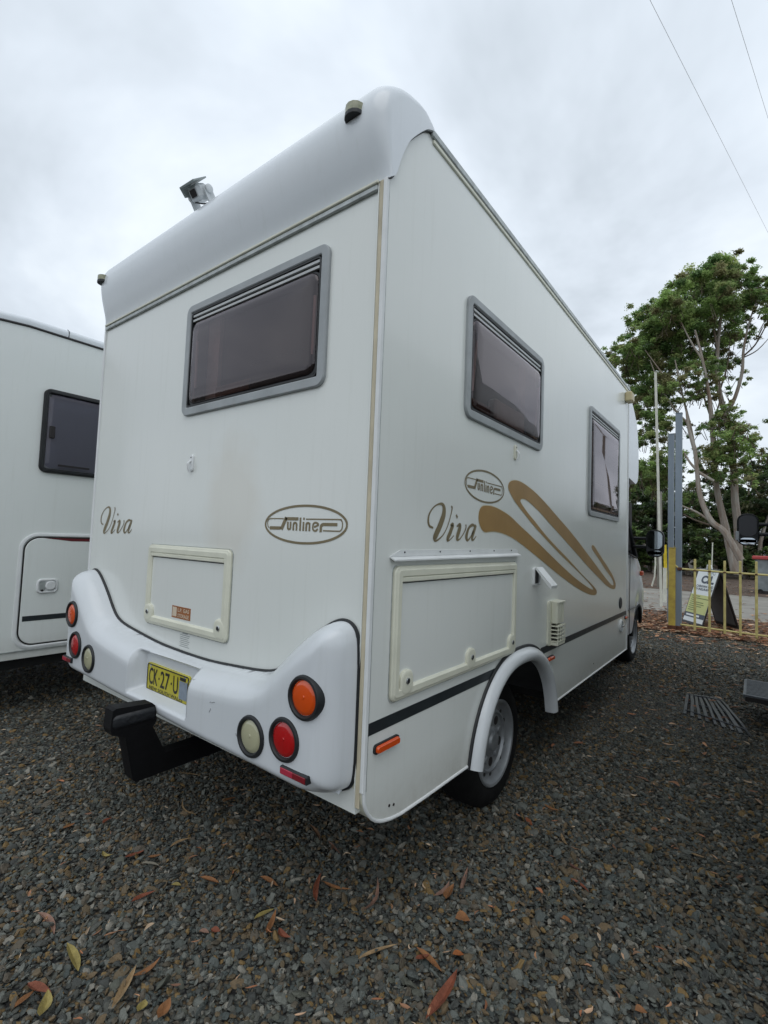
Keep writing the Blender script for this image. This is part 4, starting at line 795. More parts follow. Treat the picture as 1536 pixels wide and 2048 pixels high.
b = MB(); b.box(f2(.10, .955, .013), f2(.135, 1.022, .017)); b.build('handle_recess', 'rail', hd)
b = MB(); b.rr(.135, .205, .955, 1.025, .03, f2, [(0, .013), (0, .024), (.006, .030)]); b.build('handle_lever', 'alu', hd, smooth=True)
b = MB(); b.lathe([(.008, .013), (.008, .024)], f2(.115, .955, 0), (1, 0, 0), 12); b.build('handle_lock', 'ink', hd)
b = MB(); b.box((X2-.05, -.6, .36), (X2-2.1, 5.4, .47)); b.box((X2-.02, 1.9, .3), (X2-.6, 2.9, .9)); b.build('underbody', 'under', nb)
wheel(nb, X2-.08, 2.4); wheel(nb, X2-.1, 5.0)
b = MB(); b.tube([f2(-.6, .50, .006), f2(5.5, .50, .006)], .007, 6); b.build('skirt_seam', 'rail', nb)

# ================================================================== motorhome on the right, mostly outside the frame
X3 = 1.27
f3 = lambda u, v, d: (X3-d, u, v)
rv = empty('motorhome', (2.4, 3.2, 0), label='motorhome at the right edge showing only its black mirror and pull-out step', cat='motorhome')
o3 = [(.5, .45), (3.9, .45), (3.9, 2.0), (4.9, 1.98)] + [tuple(p) for p in catmull([(5.1, 2.05), (5.16, 2.25), (5.1, 2.55), (4.92, 2.82), (4.6, 3.0), (4.2, 3.08), (3.6, 3.10), (.8, 3.10)], 4)] + [(.62, 3.06), (.52, 2.95), (.5, 2.8)]
b = MB(); b.extrude(o3, f3, -2.25, 0); b.build('body', 'wall2', rv, smooth=True, angle=R(35))
b = MB(); b.rr(2.1, 3.0, 1.75, 2.4, .05, f3, [(0, 0), (0, .02), (.03, .022), (.035, .008)], cap=False); wo = b.build('window', 'black', rv)
b = MB(); b.rr(2.13, 2.97, 1.78, 2.37, .05, f3, [(0, .004), (.02, .014)]); b.build('pane', 'ink', wo)
b = MB(); b.box(f3(.51, 1.05, .001), f3(3.9, 1.15, .003)); b.build('body_stripe', 'stripe', rv)
cabp = [(3.9, .45), (4.55, .45), (4.62, .68), (4.8, .80), (5.1, .84), (5.4, .80), (5.58, .68), (5.65, .45), (6.2, .5), (6.25, .95), (5.95, 1.15), (5.5, 1.38), (5.0, 1.98), (3.9, 2.05)]
b = MB(); b.extrude(cabp, f3, -2.05, -.17); cb3 = b.build('cab', 'cab', rv)
b = MB(); b.extrude([(4.2, 1.42), (5.25, 1.36), (4.9, 1.88), (4.2, 1.95)], f3, -.17, -.16); b.build('cab_window', 'ink', cb3)
wheel(rv, X3+.28, 5.1, side=-1); wheel(rv, X3+.16, 1.7, side=-1)
mo = mirror(rv, .905, 1.085, 4.85, 1.535, 1.862, 1.45, mat('dark_mirror_reflection', (.012, .012, .018), .15))
b = MB(); b.rr(.893, .925, 1.585, 1.685, .014, lambda u, v, d: (u, 4.85-d, v), [(0, -.09), (0, .0), (.006, .004)]); b.build('mirror_indicator', mat('smoky_clear_lens', (.36, .38, .40), .2), mo)
b = MB(); b.tube([(.96, 4.838, 1.568), (1.0, 4.836, 1.558), (1.05, 4.838, 1.548)], .006, 6); b.build('mirror_reflection_streak', 'alu', mo)  # bright streak modelled in place of the lower glass's reflection
b = MB(); b.rr(3.81, 4.45, .97, 1.6, .02, lambda u, v, d: (v, u, .285+d), [(0, -.03), (0, -.004), (.008, .0)]); sp3 = b.build('pull_out_step', 'sleeve', rv)
for k in range(13):
    b = MB(); y = 3.85+k*.045; b.box((.99, y, .285), (1.30, y+.018, .289)); b.build('step_rib', 'sleeve', sp3)
b = MB(); b.box((.985, 3.795, .235), (1.6, 3.812, .27)); b.box((1.0, 4.44, .24), (1.5, 4.46, .28)); b.box((1.2, 3.9, .27), (1.6, 3.95, .44)); b.box((1.2, 4.3, .27), (1.6, 4.35, .44)); b.build('step_frame', 'ink', sp3)
b = MB(); b.box((X3+.1, .6, .33), (X3+2.0, 4.6, .46)); b.build('underbody', 'under', rv)

# black slatted mat lying on the gravel
mt_ = empty('slatted_mat', (.70, 4.15, .01), label='black slatted plastic mat lying on the gravel beside the right motorhome step', cat='mat')
A, B_, C_, D_ = np.array((.505, 4.60)), np.array((.76, 4.66)), np.array((1.02, 3.62)), np.array((.55, 3.86))
for k in range(9):
    t = k/8; p, q = A+(B_-A)*t, D_+(C_-D_)*t
    mid = (p+q)/2+np.array((.006*math.sin(k*2.1), 0)); zz = .026+.004*math.sin(k*1.7)
    b = MB()
    dirv = (q-p)/np.linalg.norm(q-p); nv = np.array((-dirv[1], dirv[0]))*(.017+.004*math.sin(k*3))
    L0 = [(p, .012), (p*.75+q*.25, zz), (mid, zz+.003), (p*.25+q*.75, zz), (q, .012)]; vs = []
    for c, z in L0: vs += [(*(c+nv), z-.016), (*(c+nv*.7), z), (*(c-nv*.7), z), (*(c-nv), z-.016)]
    b.add(vs, [(i*4+j, i*4+j+1, (i+1)*4+j+1, (i+1)*4+j) for i in range(4) for j in range(3)]+[(0, 1, 2, 3), (16, 19, 18, 17)]); b.build('slat', mat('black_plastic', (.03, .034, .038), .35) if k == 0 else bpy.data.materials['black_plastic'], mt_)
for t in (.10, .5, .88):
    b = MB(); p, q = A+(D_-A)*t, B_+(C_-B_)*t; b.tube([(*p, .016), (*((p+q)/2), .020), (*q, .016)], .008, 6); b.build('cross_bar', bpy.data.materials['black_plastic'], mt_)

# ================================================================== fence, posts, sign, bin
YF = 9.0
fe = empty('steel_fence', (1.2, YF, 0), label='low faded yellow steel picket fence along the leaf litter', cat='fence')
b = MB(); b.tube([(-.04, YF, 1.13), (.6, YF, 1.115), (1.6, YF, 1.105), (4.9, YF, 1.10)], .017, 10); b.build('rail', 'yfence', fe, smooth=True)
b = MB(); b.tube([(-.02, YF, .13), (.8, YF, .11), (2, YF, .09), (4.9, YF, .09)], .016, 10); b.build('rail', 'yfence', fe, smooth=True)
b = MB(); b.tube([(-.05, YF, 1.13), (-.115, YF, 1.20), (-.20, YF+.05, 1.295)], .015, 8); b.build('brace', 'yfence', fe, smooth=True)
for i in range(21):
    x = .198+.2178*i; j = .004*math.sin(i*5.1)
    b = MB(); b.box((x-.018, YF-.018+j, .06), (x+.018, YF+.018+j, 1.318+j*2), None, .004); pk = b.build('picket', 'yfence', fe)
    b = MB(); b.lathe([(.026, -.012), (.028, .0), (.026, .012)], (x, YF+j, 1.112-.005*i*.2), (0, 0, 1), 10, cap=False); b.build('weld', 'rust', pk)
for i in (4, 9, 14, 19):
    x = .198+.2178*i; b = MB(); b.box((x-.02, YF+.02, -.01), (x+.02, YF+.06, 1.12)); b.build('post', 'yfence', fe)
b = MB(); b.box((-.075, YF-.03, 1.10), (.0, YF+.03, 1.155), None, .01); b.build('corner_bracket', 'rust', fe)
def post(name, x, y, z1, wx, wy, mt, label, cat='post', group=None, lean=(0, 0), z0=-.05, rusty=False, ch=.006):
    o = empty(name, (x, y, 0), label=label, cat=cat, group=group)
    b = MB(); q = MB(); q.box((-wx/2, -wy/2, z0), (wx/2, wy/2, z1), None, ch); b.add([(x+p[0]+lean[0]*p[2]/z1, y+p[1]+lean[1]*p[2]/z1, p[2]) for p in q.v], q.f); b.build('shaft', mt, o)
    q = MB(); q.box((-wx/2-.004, -wy/2-.004, z1), (wx/2+.004, wy/2+.004, z1+.012)); b = MB(); b.add([(x+p[0]+lean[0], y+p[1]+lean[1], p[2]) for p in q.v], q.f); b.build('cap', mt, o)
    if rusty: b = MB(); b.box((x-wx/2-.012, y-wy/2-.012, -.02), (x+wx/2+.012, y+wy/2+.012, .10), None, .01); b.build('rusty_foot', 'rust', o)
    return o
post('steel_post', -.062, 9.05, 4.0, .105, .10, 'steel', 'tall blue-grey square steel post at the end of the yellow fence', rusty=True)
post('steel_post', -.285, 9.9, 3.80, .10, .10, 'steel', 'second blue-grey steel post, just left of and behind the tallest one')
post('yellow_post', -.155, 9.02, 1.50, .11, .10, 'yel', 'thick yellow post standing against the tall blue-grey post', rusty=True)
post('flag_pole', -.86, 13.0, 6.15, .055, .055, 'pole', 'very tall thin leaning white pole behind the blue-grey posts', 'pole', lean=(-.17, 0))
post('timber_post', -1.88, 20.2, 3.72, .16, .16, 'wood', 'weathered grey timber post across the road', lean=(-.03, 0))
post('bollard', -1.64, 20.0, 1.65, .10, .10, 'yel2', 'bright yellow gate bollard across the road beside the timber post', 'bollard', lean=(-.05, 0))
post('bollard', -1.50, 20.6, 1.62, .10, .10, 'yel2', 'right-hand bright yellow bollard of the pair across the road', 'bollard')
post('short_post', -.94, 14.2, .95, .085, .085, 'pole', 'short white square post just left of the yellow fence post')
post('marker_stake', -.2, 19.6, 1.78, .035, .03, 'pole', 'thin white stake behind the insurance sign', 'stake', lean=(.05, 0))
o = empty('hose_pipe', (-2.05, 20.0, 0), label='thin white curved pipe hanging down below the mirror view', cat='pipe'); b = MB(); b.tube([(-2.02, 20, 1.65), (-2.0, 20, .9), (-2.03, 20, .4), (-2.12, 20, .05)], .03, 8); b.build('pipe', 'pole', o)
# A-frame sign
sg_ = empty('a_frame_sign', (.35, 10.2, 0), label='white and lime A-frame sign lettered CIL standing behind the fence', cat='sign')
Cc, Dd = np.array((-.126, 10.262, .03)), np.array((.246, 9.708, .03)); Ff = np.array((.809, 10.058, .03)); Ee = Cc+(Ff-Dd); Aa = (Cc+Ee)/2+np.array((0, 0, 1.09)); Bb = (Dd+Ff)/2+np.array((0, 0, 1.09))
def plane(o, ux, vx):
    o, ux, vx = map(Vector, (o, ux, vx)); n = ux.normalized().cross(vx.normalized()).normalized(); return lambda u, v, d: tuple(o+ux*u+vx*v+n*d)
fp = plane(Cc, Dd-Cc, Aa-Cc)
if (Vector(fp(0, 0, 1))-Vector(fp(0, 0, 0))).y > 0:
    fp0 = fp; fp = lambda u, v, d: fp0(u, v, -d)
b = MB(); b.box((0, 0, 0), (0, 0, 0)); 
def qd(f, u0, u1, v0, v1, d0, d1, mt, name, par):
    b = MB(); v = [f(u, vv, d) for d in (d0, d1) for vv in (v0, v1) for u in (u0, u1)]; b.add(v, [(0, 1, 3, 2), (4, 6, 7, 5), (0, 4, 5, 1), (2, 3, 7, 6), (0, 2, 6, 4), (1, 5, 7, 3)]); return b.build(name, mt, par)
qd(fp, -.02, 1.02, .0, 1.0, -.02, 0, 'ink', 'front_frame', sg_)
fp_ = qd(fp, .02, .985, .045, 1.0, 0, .004, 'signw', 'front_panel', sg_)
qd(fp, .02, .985, .20, .53, .004, .006, 'signy', 'lime_block', fp_); qd(fp, .02, .985, .12, .20, .004, .006, 'signn', 'navy_band', fp_); 
b = MB(); text_mesh(b, 'CIL', .30, .745, .135, .62, fp, .007, bold=.05); b.build('sign_lettering', 'signn', fp_)
b = MB(); text_mesh(b, 'CARAVAN AND', .16, .665, .042, .80, fp, .007, bold=.02); text_mesh(b, 'RV INSURANCE', .13, .610, .042, .84, fp, .007, bold=.02); b.build('sign_lettering', 'signn', fp_)
b = MB()
for k, (u0, u1) in enumerate(((.07, .5), (.1, .93), (.1, .35), (.1, .75), (.1, .8), (.1, .7), (.1, .5), (.1, .45))): v = .495-.036*k; b.add([fp(u0, v, .0075), fp(u1, v, .0075), fp(u1, v+.013, .0075), fp(u0, v+.013, .0075)], [(0, 1, 2, 3)])
b.build('sign_text_lines', 'signl', fp_)
b = MB(); b.add([fp(.10, .143, .0075), fp(.75, .143, .0075), fp(.75, .175, .0075), fp(.10, .175, .0075)], [(0, 1, 2, 3)]); b.build('sign_web_line', 'signw', fp_)
b = MB()
for (u, v, r_) in ((.55, .93, .05), (.68, .915, .035), (.82, .93, .05), (.72, .955, .03)):
    ribbon(b, [(u+r_*math.cos(t), v+.6*r_*math.sin(t), .012) for t in np.linspace(0, 6.28, 13)], fp, .0075, 1)
b.build('sign_emblem', mat('emblem_grey', (.25, .30, .36), .5), fp_)
fb_ = plane(Dd*0+Ee, Ff-Ee, Aa-Ee)
qd(fb_, -.02, 1.02, .0, 1.0, -.008, .012, 'ink', 'back_frame', sg_); 
for s in (-.0105, .0145): qd(fb_, .05, .95, .06, .97, s, s+.002, 'signg', 'back_panel', sg_)
qd(fb_, .05, .95, .545, .560, -.016, .018, 'signg', 'back_brace', sg_)
b = MB(); hh = (Aa+Bb)/2; dv = (Bb-Aa)/2*.25; b.tube([hh-dv+np.array((0, 0, 0)), hh-dv*.8+np.array((0, 0, .07)), hh+dv*.8+np.array((0, 0, .07)), hh+dv], .012, 8); b.build('carry_handle', 'signw', sg_)
# bin
bn = empty('skip_bin', (1.6, 21.5, 0), label='grey metal bin with a faded red lid beyond the road at right', cat='bin')
b = MB(); b.add([(1.12, 21, .12), (2.4, 21, .12), (2.4, 22, .12), (1.12, 22, .12), (1.05, 20.9, 1.25), (2.5, 20.9, 1.25), (2.5, 22.1, 1.25), (1.05, 22.1, 1.25)], [(0, 3, 2, 1), (4, 5, 6, 7), (0, 1, 5, 4), (1, 2, 6, 5), (2, 3, 7, 6), (3, 0, 4, 7)]); b.build('tub', 'binm', bn)
b = MB(); b.box((.96, 20.8, 1.25), (2.55, 22.2, 1.38), None, .03); b.build('lid', 'binr', bn)
b = MB(); b.box((1.1, 20.9, .02), (2.4, 22, .13)); b.lathe([(.09, 0), (.09, .06)], (1.2, 20.85, .10), (0, 1, 0), 12); b.build('castor_base', 'ink', bn)
# small shed
sh = empty('shed', (-7.6, 42, 0), label='small brown building with a pale roof far behind the cab', cat='building')
b = MB(); b.box((-9.6, 41, 0), (-6.3, 45, 3.0)); wl = b.build('wall', 'shedw', sh)
b = MB(); b.add([(-10, 40.6, 3.0), (-5.9, 40.6, 3.0), (-5.9, 45.4, 3.0), (-10, 45.4, 3.0), (-9.4, 42.4, 4.4), (-6.6, 42.4, 4.4)], [(0, 1, 5, 4), (1, 2, 5), (2, 3, 4, 5), (3, 0, 4), (0, 3, 2, 1)]); b.build('roof', 'shedr', sh)
for k in range(4):
    b = MB(); b.box((-9.5+k*1.03, 40.93, 0), (-9.35+k*1.03, 40.99, 3.0)); b.build('verandah_post', 'shedr', sh)

# power pole and lines
pp = empty('power_pole', (4.6, 24, 0), label='tall timber power pole beyond the right edge carrying the overhead wires', cat='pole')
b = MB(); b.tube([(4.6, 24, -.2), (4.6, 24, 12.6)], [.11, .08], 12); b.build('shaft', 'bark', pp); b = MB(); b.box((4.2, 23.94, 12.2), (5.0, 24.06, 12.3)); b.build('crossarm', 'wood', pp)
def ray(px, py, s): 
    d = fw + (px-768)/FPX*rt + (1024-py)/FPX*up; return Vector(CAM)+d*s
for k, (a, c, e2) in enumerate(((ray(1300, 0, 9), ray(1536, 465, 20), 'left'), (ray(1463, 0, 9), ray(1536, 236, 14), 'right'))):
    b = MB(); d = c-a; p0 = a-d*.6; p1 = c+d*.25; pts = [p0+(p1-p0)*t for t in np.linspace(0, 1, 9)]; b.tube(pts, .0040, 6)
    o = b.build('power_line', 'cable'); tag(o, f'thin overhead power line, the {e2} one of the two crossing the sky at top right', 'cable', 'overhead power lines')

# ================================================================== trees
def at(px, py, y):                                # world point at depth y seen at that place in the photograph
    d = fw + (px-768)/FPX*rt + (1024-py)/FPX*up; s = (y-CAM[1])/d.y; return np.array(Vector(CAM)+d*s)
def leaves(name, clumps, parent, n_per, size, seed, tones, hang=.5, tri=True):
    rg = np.random.default_rng(seed); V, T = [], []
    for (c, r, dens) in clumps:
        # sprays: sub-clumps inside the clump so that gaps stay open
        ns = max(4, int(11*dens)); sub = rg.normal(0, .50, (ns, 3))*r*np.array((1, .7, .8)); n = int(n_per*dens/ns*(r/1.0)**2)+6
        for s in sub:
            sr = r*rg.uniform(.22, .46); p = c+s+np.clip(rg.normal(0, .42, (n, 3)), -1.1, 1.1)*sr*np.array((1, 1, .7))
            sh = rg.uniform(.7, 1.25); base = tones[rg.integers(len(tones))]
            nr = rg.normal(0, .55, (n, 3)); nr[:, 2] = np.abs(nr[:, 2])+.55; nr /= np.linalg.norm(nr, axis=1)[:, None]
            ax = np.cross(nr, rg.normal(0, 1, (n, 3))); ax[:, 2] -= .25*hang; ax /= np.linalg.norm(ax, axis=1)[:, None]; w_ = np.cross(nr, ax)
            l = size*rg.uniform(.6, 1.4, n)[:, None]; ww = l*.26
            V.append(np.stack([p-ax*l*.5, p+w_*ww, p+ax*l*.5, p-w_*ww], 1).reshape(-1, 3))
            tn_ = np.array(base)[None]*sh*rg.uniform(.6, 1.5, n)[:, None]; T.append(np.repeat(tn_, 4, 0))
    V = np.concatenate(V); T = np.concatenate(T); nf = len(V)//4
    me = bpy.data.meshes.new(name); me.vertices.add(len(V)); me.vertices.foreach_set('co', V.astype(np.float32).ravel()); me.loops.add(len(V)); me.loops.foreach_set('vertex_index', np.arange(len(V), dtype=np.int32))
    me.polygons.add(nf); me.polygons.foreach_set('loop_start', np.arange(0, len(V), 4, dtype=np.int32)); me.polygons.foreach_set('loop_total', np.full(nf, 4, np.int32)); me.update()
    at_ = me.attributes.new('tone', 'FLOAT_COLOR', 'POINT'); at_.data.foreach_set('color', np.c_[T, np.ones(len(T))].astype(np.float32).ravel())
    me.materials.append(M['leafm']); o = bpy.data.objects.new(name, me); col.objects.link(o)
    if parent is not None:
        o.parent = parent
        if parent.type == 'EMPTY': o.matrix_parent_inverse = Matrix.Translation(-parent.location)
    return o, nf
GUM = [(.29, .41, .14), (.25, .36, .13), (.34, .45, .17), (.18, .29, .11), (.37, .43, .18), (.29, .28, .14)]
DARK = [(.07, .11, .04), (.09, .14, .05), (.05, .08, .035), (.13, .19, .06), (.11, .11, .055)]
def limb(b, pts, y, r0, r1, jit=0.0):
    q = [at(px, py, y+dy) for px, py, dy in [(p[0], p[1], p[2] if len(p) > 2 else 0) for p in pts]]
    q = catmull(q, 4); n = len(q); b.tube(q, [r0+(r1-r0)*i/(n-1) for i in range(n)], 8, cap=False)
def gum(label, y, trunk, limbs, clumps, base, n_per=420, seed=1, size=.30, twigs=True):
    bx = at(*base, y); root = empty('gum_tree', (float(bx[0]), y, 0), label=label, cat='tree')
    b = MB(); 
    for pts, r0, r1 in trunk: limb(b, pts, y, r0, r1)
    tr = b.build('trunk', 'bark', root, smooth=True)
    for pts, r0, r1 in limbs:
        b = MB(); limb(b, pts, y, r0, r1); b.build('limb', 'bark' if r0 > .05 else 'twig', root, smooth=True)
    K = FPX/(y+1.3)*.82; rg = np.random.default_rng(seed); cl = []
    for c in clumps:
        px, py, r = c[:3]; d = c[3] if len(c) > 3 else 1.0
        p = at(px, py, y+.5+abs(rg.normal(0, 1.6)) if rg.random() < .75 else y-rg.uniform(0, 1.2)); cl.append((p, r/K, d))
        jt = rg.normal(0, .6, 3); jt[2] = -abs(jt[2])
        if d > .55: cl.append((p+jt*r/K, r/K*.75, d*.85)); jt = rg.normal(0, .8, 3); cl.append((p+np.array((jt[0], abs(jt[1])+.5, -abs(jt[2])))*r/K, r/K*.7, d*.6))
    o, nf = leaves('crown', cl, root, n_per, size, seed, GUM)
    # fine twigs radiating inside the clumps
    b = MB()
    for (c, r, d) in cl:
        for _ in range(3):
            a = rg.normal(0, 1, 3); a[2] = abs(a[2])*.5+.3; a /= np.linalg.norm(a); p0 = c-np.array((a[0]*.6, a[1]*.6, 1.0))*r*1.1; b.tube([p0, c-a*.1*r+rg.normal(0, .1, 3)*r, c+a*r*.8], [.018, .011, .004], 4, cap=False)
    b.build('twigs', 'twig', root, kind='stuff'); return nf
tot = 0
tot += gum('tall spreading gum tree with forked pale trunk rising above the rest', 31,
    [([(1476, 1150), (1476, 1060), (1470, 1000), (1468, 950), (1460, 885), (1452, 830)], .21, .13)],
    [([(1452, 830), (1440, 790), (1434, 740), (1436, 690), (1442, 630), (1447, 570)], .15, .04), ([(1452, 830), (1470, 795), (1484, 745), (1487, 700, 0), (1497, 650), (1510, 610)], .11, .03), ([(1487, 712), (1510, 690), (1530, 655), (1536, 640)], .05, .015), ([(1436, 700), (1425, 650), (1410, 600)], .07, .02), ([(1460, 885), (1430, 850), (1410, 800), (1395, 750)], .09, .03), ([(1440, 780), (1455, 730), (1460, 680)], .05, .015), ([(1487, 715), (1515, 700), (1545, 668)], .04, .012)],
    [(1440, 532, 24), (1462, 545, 20), (1415, 545, 26), (1398, 562, 26), (1376, 572, 24), (1430, 565, 28), (1455, 580, 24), (1400, 590, 28), (1372, 600, 26), (1350, 592, 20), (1425, 605, 28), (1450, 615, 24), (1500, 560, 20, .8), (1518, 575, 20, .8), (1492, 580, 18, .8), (1532, 600, 18, .7), (1505, 600, 18, .6), (1480, 605, 16, .5), (1400, 625, 26, .8), (1440, 650, 24, .7), (1470, 640, 16, .5), (1420, 670, 24, .7), (1452, 690, 20, .7), (1425, 715, 22, .8), (1448, 735, 18, .6), (1500, 650, 14, .5), (1496, 680, 14, .4), (1470, 675, 14, .4), (1530, 650, 12, .4), (1400, 700, 22, .5)], (1476, 1150), 3000, 3, .13)
tot += gum('broad gum tree with dense domed crown just right of the motorhome roofline', 29,
    [([(1470, 1145), (1452, 1060), (1440, 1010), (1432, 965), (1428, 900)], .19, .11)],
    [([(1428, 900), (1424, 850), (1418, 790), (1405, 720), (1390, 660)], .14, .04), ([(1432, 965), (1405, 940), (1390, 900), (1380, 850), (1365, 790), (1350, 720)], .12, .03), ([(1380, 850), (1350, 820), (1320, 770), (1300, 720)], .07, .02), ([(1424, 850), (1440, 800), (1438, 760)], .05, .02), ([(1365, 790), (1335, 760), (1290, 700)], .06, .02), ([(1405, 720), (1380, 680), (1360, 640)], .06, .02)],
    [(1345, 600, 24), (1325, 606, 22), (1300, 622, 22), (1283, 632, 18), (1340, 630, 26), (1365, 640, 26), (1310, 650, 26), (1285, 660, 20), (1345, 668, 28), (1380, 670, 24, .9), (1320, 690, 26), (1290, 700, 24, .9), (1270, 690, 18, .8), (1255, 688, 16, .9), (1238, 697, 16, .9), (1226, 712, 14, .8), (1243, 722, 14, .7), (1262, 718, 20), (1282, 735, 24), (1310, 730, 26), (1345, 710, 24, .8), (1375, 715, 20, .6), (1255, 742, 14, .7), (1268, 765, 20), (1295, 770, 24), (1325, 765, 24, .8), (1355, 755, 20, .6), (1385, 750, 18, .6), (1280, 800, 22), (1310, 805, 24, .8), (1340, 800, 20, .6), (1370, 800, 18, .5), (1400, 780, 18, .6), (1415, 740, 20, .7), (1290, 840, 22), (1320, 845, 20, .7), (1275, 870, 16, .8), (1300, 880, 20, .8), (1335, 880, 18, .6), (1362, 850, 16, .5)], (1470, 1145), 3100, 5, .13)
tot += gum('leaning gum tree with pale curved trunk bending left over the sign', 26,
    [([(1482, 1120), (1450, 1065), (1425, 1045), (1408, 1015), (1398, 980), (1394, 940), (1390, 900)], .15, .08)],
    [([(1390, 900), (1378, 860), (1372, 820)], .10, .03), ([(1425, 1045), (1395, 1025), (1365, 1012), (1350, 1004)], .06, .02), ([(1420, 1050), (1390, 1040), (1366, 1028)], .05, .02), ([(1398, 945), (1415, 955), (1428, 962)], .07, .06), ([(1394, 940), (1380, 925), (1368, 905)], .07, .03)],
    [(1455, 815, 14, .8), (1446, 830, 16, .8), (1462, 850, 20), (1440, 870, 22), (1480, 860, 18), (1500, 858, 14, .7), (1470, 885, 22), (1495, 885, 16, .6), (1445, 905, 22), (1475, 915, 18, .7), (1497, 905, 12, .5), (1430, 930, 20, .8), (1462, 945, 18, .6), (1485, 935, 14, .5), (1402, 860, 16, .5), (1355, 915, 20, .8), (1330, 920, 22), (1300, 925, 24), (1280, 950, 22), (1310, 965, 24), (1345, 960, 22, .8), (1385, 985, 18, .6), (1525, 905, 9, .7), (1536, 912, 8, .6), (1500, 965, 14, .5), (1400, 900, 14, .4)], (1482, 1120), 2800, 8, .12)
# dark forest edge: separate trees, each with its own crown and trunk
def forest_tree(x, y, h, seed, label, r=2.2):
    root = empty('bushy_tree', (x, y, 0), label=label, cat='tree', group='trees of the dark forest edge')
    b = MB(); rg = np.random.default_rng(seed); b.tube([(x, y, 0), (x+rg.normal(0, .2), y, h*.45), (x+rg.normal(0, .4), y, h*.85)], [.16, .11, .04], 8, cap=False); b.build('trunk', 'bark', root, smooth=True)
    cl = []
    for k in range(int(9+h)):
        t = rg.uniform(.08, 1)**.8; cl.append((np.array((x+rg.normal(0, .5)*r*(1.15-t*.6), y+rg.normal(0, .5)*r, h*t*.95)), rg.uniform(.7, 1.25)*r*.42, 1.0))
    o, nf = leaves('crown', cl, root, 700, .22, seed, DARK if y > 33 else DARK+GUM[:2]); return nf
spots = [(-13.5, 40, 8.0), (-11.0, 38, 7.0), (-9.6, 47, 9.5), (-7.6, 38.5, 5.6), (-5.8, 40, 7.0), (-4.6, 36, 5.2), (-3.2, 38, 6.2), (-1.6, 36.5, 5.0), (-.2, 39, 5.8), (1.2, 37, 4.8), (2.4, 40, 6.8), (4.2, 42, 6.5), (6.5, 41, 4.6), (9.5, 42, 4.2), (13, 43, 5), (-3.9, 33, 2.6), (-2.2, 33.5, 2.3), (-.8, 32.5, 2.6), (.6, 33, 2.3), (-5.3, 33, 2.8), (2.2, 33.5, 2.6), (-6.9, 34, 3.0), (1.9, 47, 9.5), (-1.0, 47, 8.5), (-6.5, 47, 9), (3.6, 47, 9)]
looks = ['tall', 'low', 'bushy', 'rounded', 'thin-topped', 'dense']
where = ['left end behind the cab', 'near the pale-roofed building', 'behind the building', 'behind the door mirror', 'behind the tall white pole', 'behind the timber post', 'left of the leaning gum trunk', 'behind the A-frame sign', 'behind the leaning gum trunk', 'right of the forked gum trunk', 'behind the black mirror at right', 'at the right edge beyond the bin', 'past the right edge', 'far past the right edge', 'last one past the right edge', 'shrub row behind the bollards', 'shrub row left of the sign', 'shrub row behind the sign', 'shrub row at the gum trunk foot', 'shrub row beyond the mirror glass', 'shrub row by the skip bin', 'shrub row beside the cab', 'second row, right of the forked gum', 'second row behind the leaning gum', 'second row behind the steel posts', 'second row at the right edge']
for i, (x, y, h) in enumerate(spots): tot += forest_tree(x, y, h, 40+i, f'dark {looks[i % 6]} green tree, {where[i]}' if h > 4 else f'low dark leafy shrub, {where[i]}', 2.4 if h > 4 else 1.5)
print('leaf quads', tot)

# ================================================================== leaf litter and single fallen leaves
def leaf_geo(rg, L, W, curl, bend):
    n = 6; vs = []
    for i in range(n+1):
        t = i/n; x = (t-.5)*L; wd = W*math.sin(math.pi*min(1, t**.8))**.8*.5 if 0 < t < 1 else .0006; yb_ = bend*L*((t-.5)**2-.25); z = curl*L*((2*t-1)**2)*.5
        vs += [(x, yb_-wd, z+wd*.7), (x, yb_, z), (x, yb_+wd, z+wd*.5)]
    return vs, [(3*i+j, 3*i+j+1, 3*i+j+4, 3*i+j+3) for i in range(n) for j in range(2)]
def litter(name, label, n, reg, seed, zz, size=(.06, .14), tones=None):
    rg = np.random.default_rng(seed); V, F, T = [], [], []
    for k in range(n):
        x, y = reg(rg); a = rg.uniform(0, 6.28); L_ = rg.uniform(*size); vs, fs = leaf_geo(rg, L_, L_*rg.uniform(.14, .3), rg.uniform(-.2, .25), rg.normal(0, .4)); t = tones[rg.integers(len(tones))]; s = rg.uniform(.6, 1.3); tx = rg.normal(0, .25); b0 = len(V); z = zz+rg.uniform(0, .02)
        for p in vs: V.append((x+p[0]*math.cos(a)-p[1]*math.sin(a), y+p[0]*math.sin(a)+p[1]*math.cos(a), z+abs(p[2])+tx*p[1])); T.append((t[0]*s, t[1]*s, t[2]*s, 1))
        F += [tuple(b0+i for i in f) for f in fs]
    me = bpy.data.meshes.new(name); me.from_pydata(V, [], F); a_ = me.attributes.new('tone', 'FLOAT_COLOR', 'POINT'); a_.data.foreach_set('color', np.array(T, np.float32).ravel()); me.materials.append(M['litter'])
    o = bpy.data.objects.new(name, me); col.objects.link(o); tag(o, label, 'leaf litter', kind='stuff'); return o
LT = [(.36, .19, .10), (.28, .14, .075), (.42, .27, .17), (.22, .11, .065), (.50, .37, .25), (.32, .13, .06), (.17, .10, .06)]
litter('leaf_litter', 'brown fallen gum leaves piled along the foot of the yellow fence', 7500, lambda g: (g.uniform(-3.5, 3.2), 8.7+abs(g.normal(0, 1.3)) if g.random() < .8 else g.uniform(7.6, 12.4)), 3, .012, (.07, .17), tones=LT)
litter('scattered_leaves', 'sparse brown leaf bits scattered over the distant gravel', 330, lambda g: (g.uniform(-.2, 1.3), g.uniform(2.2, 8.8)), 5, .012, (.03, .09), tones=LT)
